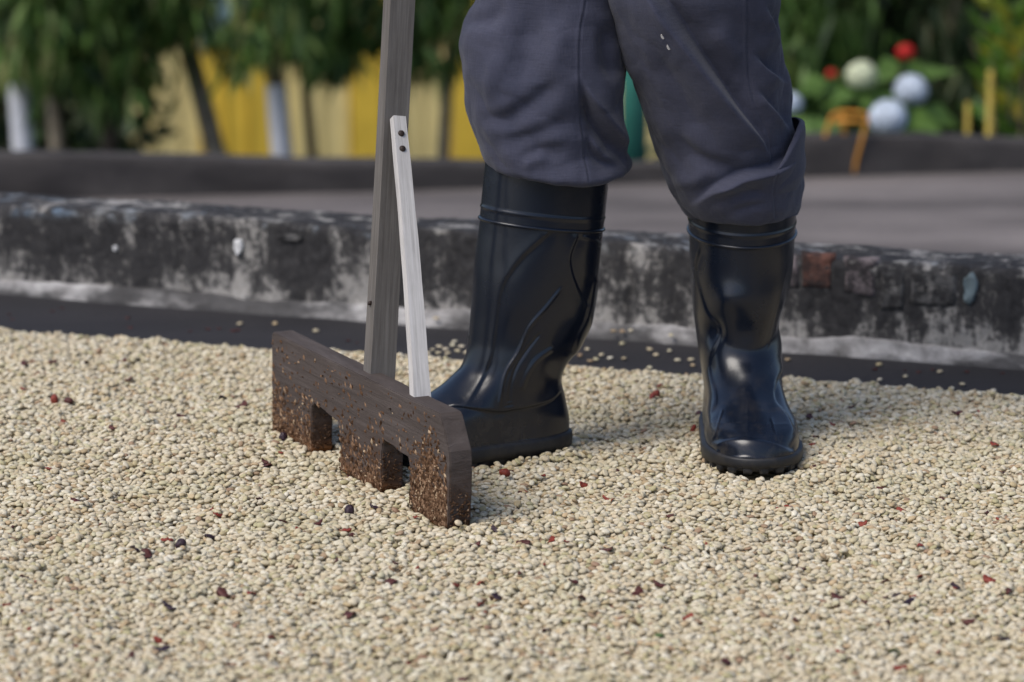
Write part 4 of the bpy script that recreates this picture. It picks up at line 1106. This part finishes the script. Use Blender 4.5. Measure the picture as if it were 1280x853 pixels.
# ------------------------------------------------------------------ second low walls across the lower terrace
def low_wall(name, base_px, label, thick):
    """base_px: list of (px, py of foot, py of upper front edge) along the wall"""
    root = empty(name, tuple(on_z(base_px[0][0], base_px[0][1], ZT)))
    tag(root, label, 'wall')
    o0 = np.array(root.location)
    pts = [(on_z(x, yb, ZT), on_y(x, yt, on_z(x, yb, ZT)[1])[2]) for x, yb, yt in base_px]
    n = 160
    ss = np.linspace(0, len(pts) - 1, n); b_ = np.stack([np.interp(ss, range(len(pts)), [p[0][k] for p in pts]) for k in range(3)], 1); zt_ = np.interp(ss, range(len(pts)), [p[1] for p in pts])
    d = b_[-1] - b_[0]; d /= np.linalg.norm(d); nn = np.array([-d[1], d[0], 0])
    P = []
    for off, f in ((0, -0.03), (0, 0.25), (0, 0.5), (0, 0.75), (0, 0.95), (0.006, 1.0), (thick * 0.5, 1.01), (thick - 0.006, 1.0), (thick, 0.95), (thick, -0.03)):
        R_ = b_ + nn * off; R_[:, 2] = ZT + (zt_ - ZT) * f
        R_ += nn * (0.004 * fbm(R_[:, 0] * 4, R_[:, 2] * 6, 0 * ss, 41, 3))[:, None]
        R_[:, 2] += 0.004 * fbm(R_[:, 0] * 3, 0 * ss, 0 * ss, 42, 3) * (f > 0.8)
        P.append(R_)
    P = np.array(P) - o0
    link('wall_body', np_mesh('wall_body', P.reshape(-1, 3), grid_faces(len(P), n, False)[:, ::-1]), M['wall2'], root)
    return root, b_, nn
wl, wlb, wln = low_wall('low_wall', [(-900, 275, 190), (-300, 262, 189), (0, 252, 191), (240, 245, 197), (480, 240, 202), (800, 230, 205), (900, 228, 205)], 'low dark concrete wall in front of the yellow building', 0.07)
wr_, wrb, wrn = low_wall('low_wall', [(880, 224, 168), (1010, 222, 170), (1280, 214, 175), (1600, 206, 175), (2100, 194, 172)], 'low dark concrete wall in front of the flower bed', 0.08)

# ------------------------------------------------------------------ garden beyond: trees, shrubs, posts, yellow building
def leaves_mesh(name, base, dirs, length, width, tone):
    n = len(base); dirs = dirs / np.linalg.norm(dirs, axis=1, keepdims=True)
    sidev = np.cross(dirs, rng.normal(size=(n, 3))); sidev /= np.linalg.norm(sidev, axis=1, keepdims=True)
    up_ = np.cross(sidev, dirs); L = length[:, None]; Wd = width[:, None]
    v = np.stack([base, base + dirs * L * 0.4 + sidev * Wd + up_ * Wd * 0.35, base + dirs * L * 0.45, base + dirs * L * 0.4 - sidev * Wd + up_ * Wd * 0.35, base + dirs * L - up_ * Wd * 0.8], 1).reshape(-1, 3)
    i = np.arange(n)[:, None] * 5
    f = np.concatenate([i + np.array([[0, 1, 2]]), i + np.array([[0, 2, 3]]), i + np.array([[1, 4, 2]]), i + np.array([[2, 4, 3]])])
    me = np_mesh(name, v, f)
    at = me.attributes.new('tone', 'FLOAT', 'POINT'); at.data.foreach_set('value', np.repeat(tone, 5).astype(np.float32))
    return me
def crown_points(n, cpx, halfw_px, low_fn, Y, dY, ztop):
    """leaf positions of one hanging crown: px centre/half width, ragged lower limit in px, depth Y +- dY"""
    out = []
    while len(out) < n:
        x = random.gauss(cpx, halfw_px * 0.55); 
        yb = low_fn(x) + random.gauss(0, 7)
        Yk = Y + random.uniform(-dY, dY)
        zb = on_y(x, yb, Yk)[2]; z = zb + (ztop - zb) * random.random() ** 1.15
        out.append((on_y(x, 100, Yk)[0], Yk, z))
    return np.array(out)
def tree(name, label, trunk_px, wpx, Y, mat, cpx, hw, low_fn, nleaf, leafm, ztop=1.0, dY=0.35, paint=None, llen=0.13, lwid=0.013, group=None, lean=0.0, tone=(0.48, 0.32)):
    xb = on_y(trunk_px[0], trunk_px[1], Y)
    foot_ = np.array([xb[0] - lean * 0.9, Y, ZG - 0.03])
    root = empty(name, tuple(foot_)); tag(root, label, 'tree', group)
    r = wpx / (F / Y) / 2
    k = np.linspace(0, 1, 41); H_ = ztop - ZG - 0.1
    tx = foot_[0] + lean * (k * H_ - (xb[2] - ZG)) + lean * 0.9 + 0.03 * np.sin(k * 7 + trunk_px[0])
    pts = np.stack([tx, Y + 0.05 * np.sin(k * 5 + trunk_px[0] * 2), ZG - 0.03 + k * H_], 1) - foot_
    tr = tube('trunk', pts, r * (1.25 - 0.6 * k), mat, root, 12)
    if paint:
        kk = np.linspace(0, 1, 30); zp = (paint - ZG) * kk
        pp_ = np.stack([np.interp(zp, pts[:, 2], pts[:, 0]), np.interp(zp, pts[:, 2], pts[:, 1]), zp], 1)
        tube('whitewash', pp_, np.interp(zp, pts[:, 2], r * (1.25 - 0.6 * k)) + 0.004, M['white'], tr, 12, False)
    base = crown_points(nleaf, cpx, hw, low_fn, Y, dY, ztop) - foot_
    # hanging twigs carry the leaves
    for q in base[:: max(1, nleaf // 14)]:
        j = random.randrange(24, 41); a = pts[j]
        mid = (a + q) / 2 + np.array([0, 0, 0.22])
        tube('branch', catmull([a, mid, q], 5), np.linspace(0.010, 0.003, len(catmull([a, mid, q], 5))), mat, root, 6)
    n = len(base); dirs = rng.normal(0, 0.33, (n, 3)); dirs[:, 2] -= 1.0
    clump = fbm(base[:, 0] * 3, base[:, 1] * 3, base[:, 2] * 2.2, trunk_px[0] + 3, 2)
    tn = np.clip(rng.normal(tone[0], tone[1], n) + 0.22 * clump, 0, 1)
    me = leaves_mesh('crown', base, dirs, rng.uniform(0.6, 1.25, n) * llen, rng.uniform(0.7, 1.3, n) * lwid, tn)
    link('crown', me, M[leafm], root, False)
    return root
TG = 'trees along the lower garden'
low_a = lambda x: (62 if x < 42 else 108) + 24 * math.sin(x * 0.06)
low_b = lambda x: 42 + 18 * math.sin(x * 0.045 + 1.0)
low_c = lambda x: 64 + 16 * math.sin(x * 0.05)
tree('hedge_tree', 'tree with whitewashed trunk under drooping leaves, far from the yellow building', (18, 150), 25, 10.6, M['bark'], 15, 75, low_a, 1500, 'leaf', paint=-0.36, group=TG)
tree('hedge_tree', 'tree with thin light brown trunk beside the whitewashed one', (62, 160), 22, 10.9, M['barkg'], 70, 60, low_a, 1400, 'leaf', group=TG)
tree('hedge_tree', 'tree with thick brown trunk left of the yellow building', (135, 150), 21, 10.8, M['bark'], 140, 60, low_a, 1500, 'leaf', group=TG)
tree('hedge_tree', 'tree with slanting grey trunk before the yellow building', (250, 140), 26, 11.0, M['barkg'], 215, 60, low_b, 1400, 'leaf', lean=-0.22, group=TG)
tree('hedge_tree', 'tree with whitewashed trunk standing before the yellow building', (352, 150), 24, 10.6, M['bark'], 350, 75, low_c, 1700, 'leaf', paint=-0.36, group=TG)
tree('hedge_tree', 'tree with thin dark trunk between whitewashed trunk and rake handle', (383, 150), 13, 11.1, M['bark'], 420, 70, low_c, 1600, 'leaf', group=TG)
tree('hedge_tree', 'tree with thin brown trunk between rake handle and trousers', (556, 150), 15, 11.0, M['barkg'], 540, 80, low_c, 1700, 'leaf', group=TG)
tree('hedge_tree', 'dark leafy tree mostly hidden behind the trousers', (700, 150), 20, 11.4, M['bark'], 690, 90, low_c, 1300, 'leafd', group=TG)
low_r = lambda x: 135 + 12 * math.sin(x * 0.05)
tree('hedge_tree', 'dark leafy tree behind the orange pipe stand', (1000, 150), 18, 10.6, M['bark'], 1010, 70, low_r, 2400, 'leaf', group=TG, tone=(0.36, 0.24))
tree('hedge_tree', 'dark drooping tree behind the white flower heads', (1110, 150), 18, 10.9, M['bark'], 1120, 70, low_r, 2600, 'leafd', group=TG, tone=(0.5, 0.25))
tree('hedge_tree', 'dark tree with thick brown trunk behind the yellow green shrub', (1264, 40), 40, 10.7, M['bark'], 1220, 60, low_r, 2200, 'leafd', group=TG, tone=(0.42, 0.25))
tree('hedge_tree', 'dense dark tree beyond the flower bed', (1340, 150), 22, 10.8, M['bark'], 1370, 80, low_r, 1800, 'leafd', group=TG)
# dense dark hedge behind the trees, left of the building and on the right
def hedge(name, label, x0, x1, Y, n, mat):
    a, b = on_y(x0, 150, Y), on_y(x1, 150, Y)
    foot_ = np.array([(a[0] + b[0]) / 2, Y, ZG]); root = empty(name, tuple(foot_)); tag(root, label, 'hedge')
    m = int(n)
    base = np.stack([rng.uniform(a[0], b[0], m), Y + rng.normal(0, 0.22, m), ZG + 0.05 + rng.uniform(0, 1, m) * 3.0], 1) - foot_
    dirs = rng.normal(0, 0.7, (m, 3)); dirs[:, 2] -= 0.55
    link('foliage', leaves_mesh('foliage', base, dirs, rng.uniform(0.08, 0.16, m), rng.uniform(0.018, 0.034, m), np.clip(rng.normal(0.4, 0.25, m), 0, 1)), M[mat], root, False)
    for k in range(16):
        x = a[0] + (b[0] - a[0]) * (k + 0.5) / 16
        tube('stem', np.array([[x, Y, ZG - 0.02], [x + random.uniform(-.05, .05), Y, ZG + 1.2], [x + random.uniform(-.1, .1), Y, ZG + 2.6]]) - foot_, [0.02, 0.015, 0.006], M['bark'], root, 6)
hedge('hedge', 'dense dark green hedge beside the yellow building', -1100, 188, 12.6, 24000, 'leafd')
hedge('hedge', 'dense dark green hedge far behind the white flower heads', 830, 2300, 12.6, 30000, 'leafd')

# yellow building
bY = 15.0
bx0, bx1 = on_y(150, 150, bY)[0], on_y(830, 150, bY)[0]
bld = empty('yellow_building', ((bx0 + bx1) / 2, bY, ZG)); tag(bld, 'yellow building with vertical wall panels behind the trees', 'building')
bo = np.array(bld.location)
def bpart(name, px0, px1, z0, z1, y0, y1, mat, parent=None):
    x0, x1 = on_y(px0, 150, bY)[0], on_y(px1, 150, bY)[0]
    bm = bmesh.new(); box_bm(bm, x0 - bo[0], x1 - bo[0], y0, y1, z0 - bo[2], z1 - bo[2])
    return bm_obj(name, bm, mat, parent or bld)
bpart('wall', 150, 830, ZG, 1.6, 0.0, 2.5, M['pale'])
for a, b in ((254, 340), (440, 478), (480, 497), (566, 610), (652, 720)): bpart('panel', a, b, ZG, 1.2, -0.05, -0.002, M['yel'])
for a, b in ((196, 226), (229, 250), (372, 404), (407, 436), (500, 528), (531, 560)): bpart('panel', a, b, ZG, 1.2, -0.02, -0.002, M['pale'])
for a in (283, 311): bpart('batten', a - 1.5, a + 1.5, ZG, 1.2, -0.058, -0.049, M['yel'])
wn_ = bpart('window', 256, 300, on_y(0, 52, bY)[2], on_y(0, -60, bY)[2], -0.09, -0.052, M['teal'])
bpart('pane', 259, 297, on_y(0, 32, bY)[2], on_y(0, -56, bY)[2], -0.10, -0.092, M['glassb'], wn_)
bpart('roof', 130, 850, 1.62, 1.72, -0.12, 2.9, M['roof'])

# teal pole standing on the lower terrace
tp = on_z(792, 222, ZT); pol = empty('teal_post', tuple(tp)); tag(pol, 'teal green painted round post seen between the trouser legs', 'post')
tube('post_shaft', [(0, 0, -0.01), (0, 0, 0.3), (0, 0, 0.9)], 0.0315, M['teal'], pol, 20)
tube('base_plate', [(0, 0, -0.004), (0, 0, 0.008)], [0.05, 0.05], M['teal'], pol, 20)

# orange bent pipe stand in front of the right wall
oc = on_z(1060, 220, ZT); stn = empty('pipe_stand', tuple(oc)); tag(stn, 'small orange bent pipe stand against the low wall', 'stand')
def opx(px, py, dy): return on_y(px, py, oc[1] + dy) - oc
tube('front_hoop', catmull([opx(1018, 222, 0), opx(1026, 190, -0.01), opx(1036, 155, -0.02), opx(1042, 143, -0.02), opx(1052, 140, -0.02), opx(1074, 141, -0.02), opx(1084, 146, -0.02), opx(1080, 165, -0.02), opx(1072, 195, -0.01), opx(1066, 222, 0)], 6), 0.0045, M['orange'], stn, 10)
tube('cross_bar', [opx(1042, 152, -0.02), opx(1082, 152, -0.02)], 0.006, M['orange'], stn, 8)
tube('rear_leg', [opx(1052, 141, -0.02), opx(1056, 170, 0.02), opx(1058, 205, -0.003)], 0.006, M['orange'], stn, 8)
# flower heads and red blossoms beyond the right wall
def bloom(px, py, rpx, Y, mat, label, cat='flower'):
    c = on_y(px, py, Y); r = rpx / (F / Y)
    root = empty('flower', (c[0], Y, ZG)); tag(root, label, cat)
    tube('stem', [(0.05, 0.06, -0.01), (0.03, 0.05, 0.5), (0, 0, c[2] - ZG - r * 0.4)], [0.008, 0.006, 0.004], M['croton'], root, 6)
    n = 150
    g = math.pi * (3 - math.sqrt(5)); V, Fc = [], []
    for k in range(n):
        zc = 1 - 2 * (k + 0.5) / n
        if zc < -0.72: continue
        rr = math.sqrt(1 - zc * zc); d = Vector((rr * math.cos(g * k), rr * math.sin(g * k), zc))
        t1 = d.orthogonal().normalized(); t1.rotate(Matrix.Rotation(random.uniform(0, 3), 3, d)); t2 = d.cross(t1)
        s = r * random.uniform(0.15, 0.2); p_ = d * r * random.uniform(0.86, 0.97)
        for m in range(4):
            a = m * math.pi / 2; u = t1 * math.cos(a) + t2 * math.sin(a); v = t2 * math.cos(a) - t1 * math.sin(a); b0 = len(V)
            for q in (p_, p_ + u * s + v * s * 0.6 + d * s * 0.25, p_ + u * s * 1.35, p_ + u * s - v * s * 0.6 + d * s * 0.25): V.append(q)
            Fc.append((b0, b0 + 1, b0 + 2, b0 + 3))
    V = np.array([tuple(v) for v in V]) * np.array([1, 1, 0.93]) + np.array([0, 0, c[2] - ZG])
    link('flower_head', np_mesh('flower_head', V, Fc), mat, root, False)
    for k in range(5):
        a = k * 1.256; bs = np.array([[0.02 * math.cos(a), 0.02 * math.sin(a), c[2] - ZG - r * 1.1]])
        link('leaf', leaves_mesh('leaf', bs, np.array([[math.cos(a), math.sin(a), -0.35]]), np.array([0.13]), np.array([0.035]), np.array([0.5])), M['leaf'], root, False)
bloom(1110, 147, 25, 8.25, M['petalb'], 'bluish white round flower head resting over the low wall top')
bloom(1139, 113, 22, 8.6, M['petalb'], 'bluish white round flower head below the red blossom')
bloom(1077, 95, 21, 8.8, M['petalw'], 'greenish white round flower head above the orange pipe stand')
bloom(988, 130, 16, 8.6, M['petalb'], 'pale flower head half hidden by the trouser leg')
bloom(1132, 66, 12, 9.0, M['red'], 'bright red blossom above the bluish white flower heads')
bloom(1040, 93, 7, 9.6, M['red'], 'small dull red blossom beside the greenish white flower head')
# yellow green croton shrub at the right
cc = on_y(1280, 130, 8.7); cr = empty('croton_shrub', (cc[0], 8.7, ZG)); tag(cr, 'yellow green broad leaved shrub by the end of the low wall', 'shrub')
for k in range(7):
    a = k * 0.9; tube('stem', [(0, 0, -0.01), (0.05 * math.cos(a), 0.05 * math.sin(a), 0.8), (0.11 * math.cos(a), 0.11 * math.sin(a), 1.75)], [0.010, 0.006, 0.003], M['bark'], cr, 6)
n = 260
bs = np.stack([rng.normal(0, 0.055, n), rng.normal(0, 0.055, n), rng.uniform(1.35, 2.05, n)], 1)
dr = np.stack([bs[:, 0] * 6 + rng.normal(0, 0.5, n), bs[:, 1] * 6 + rng.normal(0, 0.5, n), rng.uniform(0.1, 1.2, n)], 1)
link('foliage', leaves_mesh('foliage', bs, dr, rng.uniform(0.07, 0.14, n), rng.uniform(0.012, 0.022, n), np.clip(rng.normal(0.55, 0.3, n), 0, 1)), M['croton'], cr, False)
for px, lab in ((1210, 'short yellow stake standing behind the low wall, thinner one'), (1237, 'short yellow stake beside the yellow green shrub')):
    c = on_y(px, 130, 8.6); o = tube('garden_stake', [(c[0], 8.6, ZG - 0.01), (c[0] + 0.004, 8.6, -0.9), (c[0], 8.6, on_y(px, 128 if px < 1220 else 88, 8.6)[2])], 0.009 if px > 1220 else 0.007, M['stake'], None, 8)
    tag(o, lab, 'stake')
print('scene built', time.time() - T0)
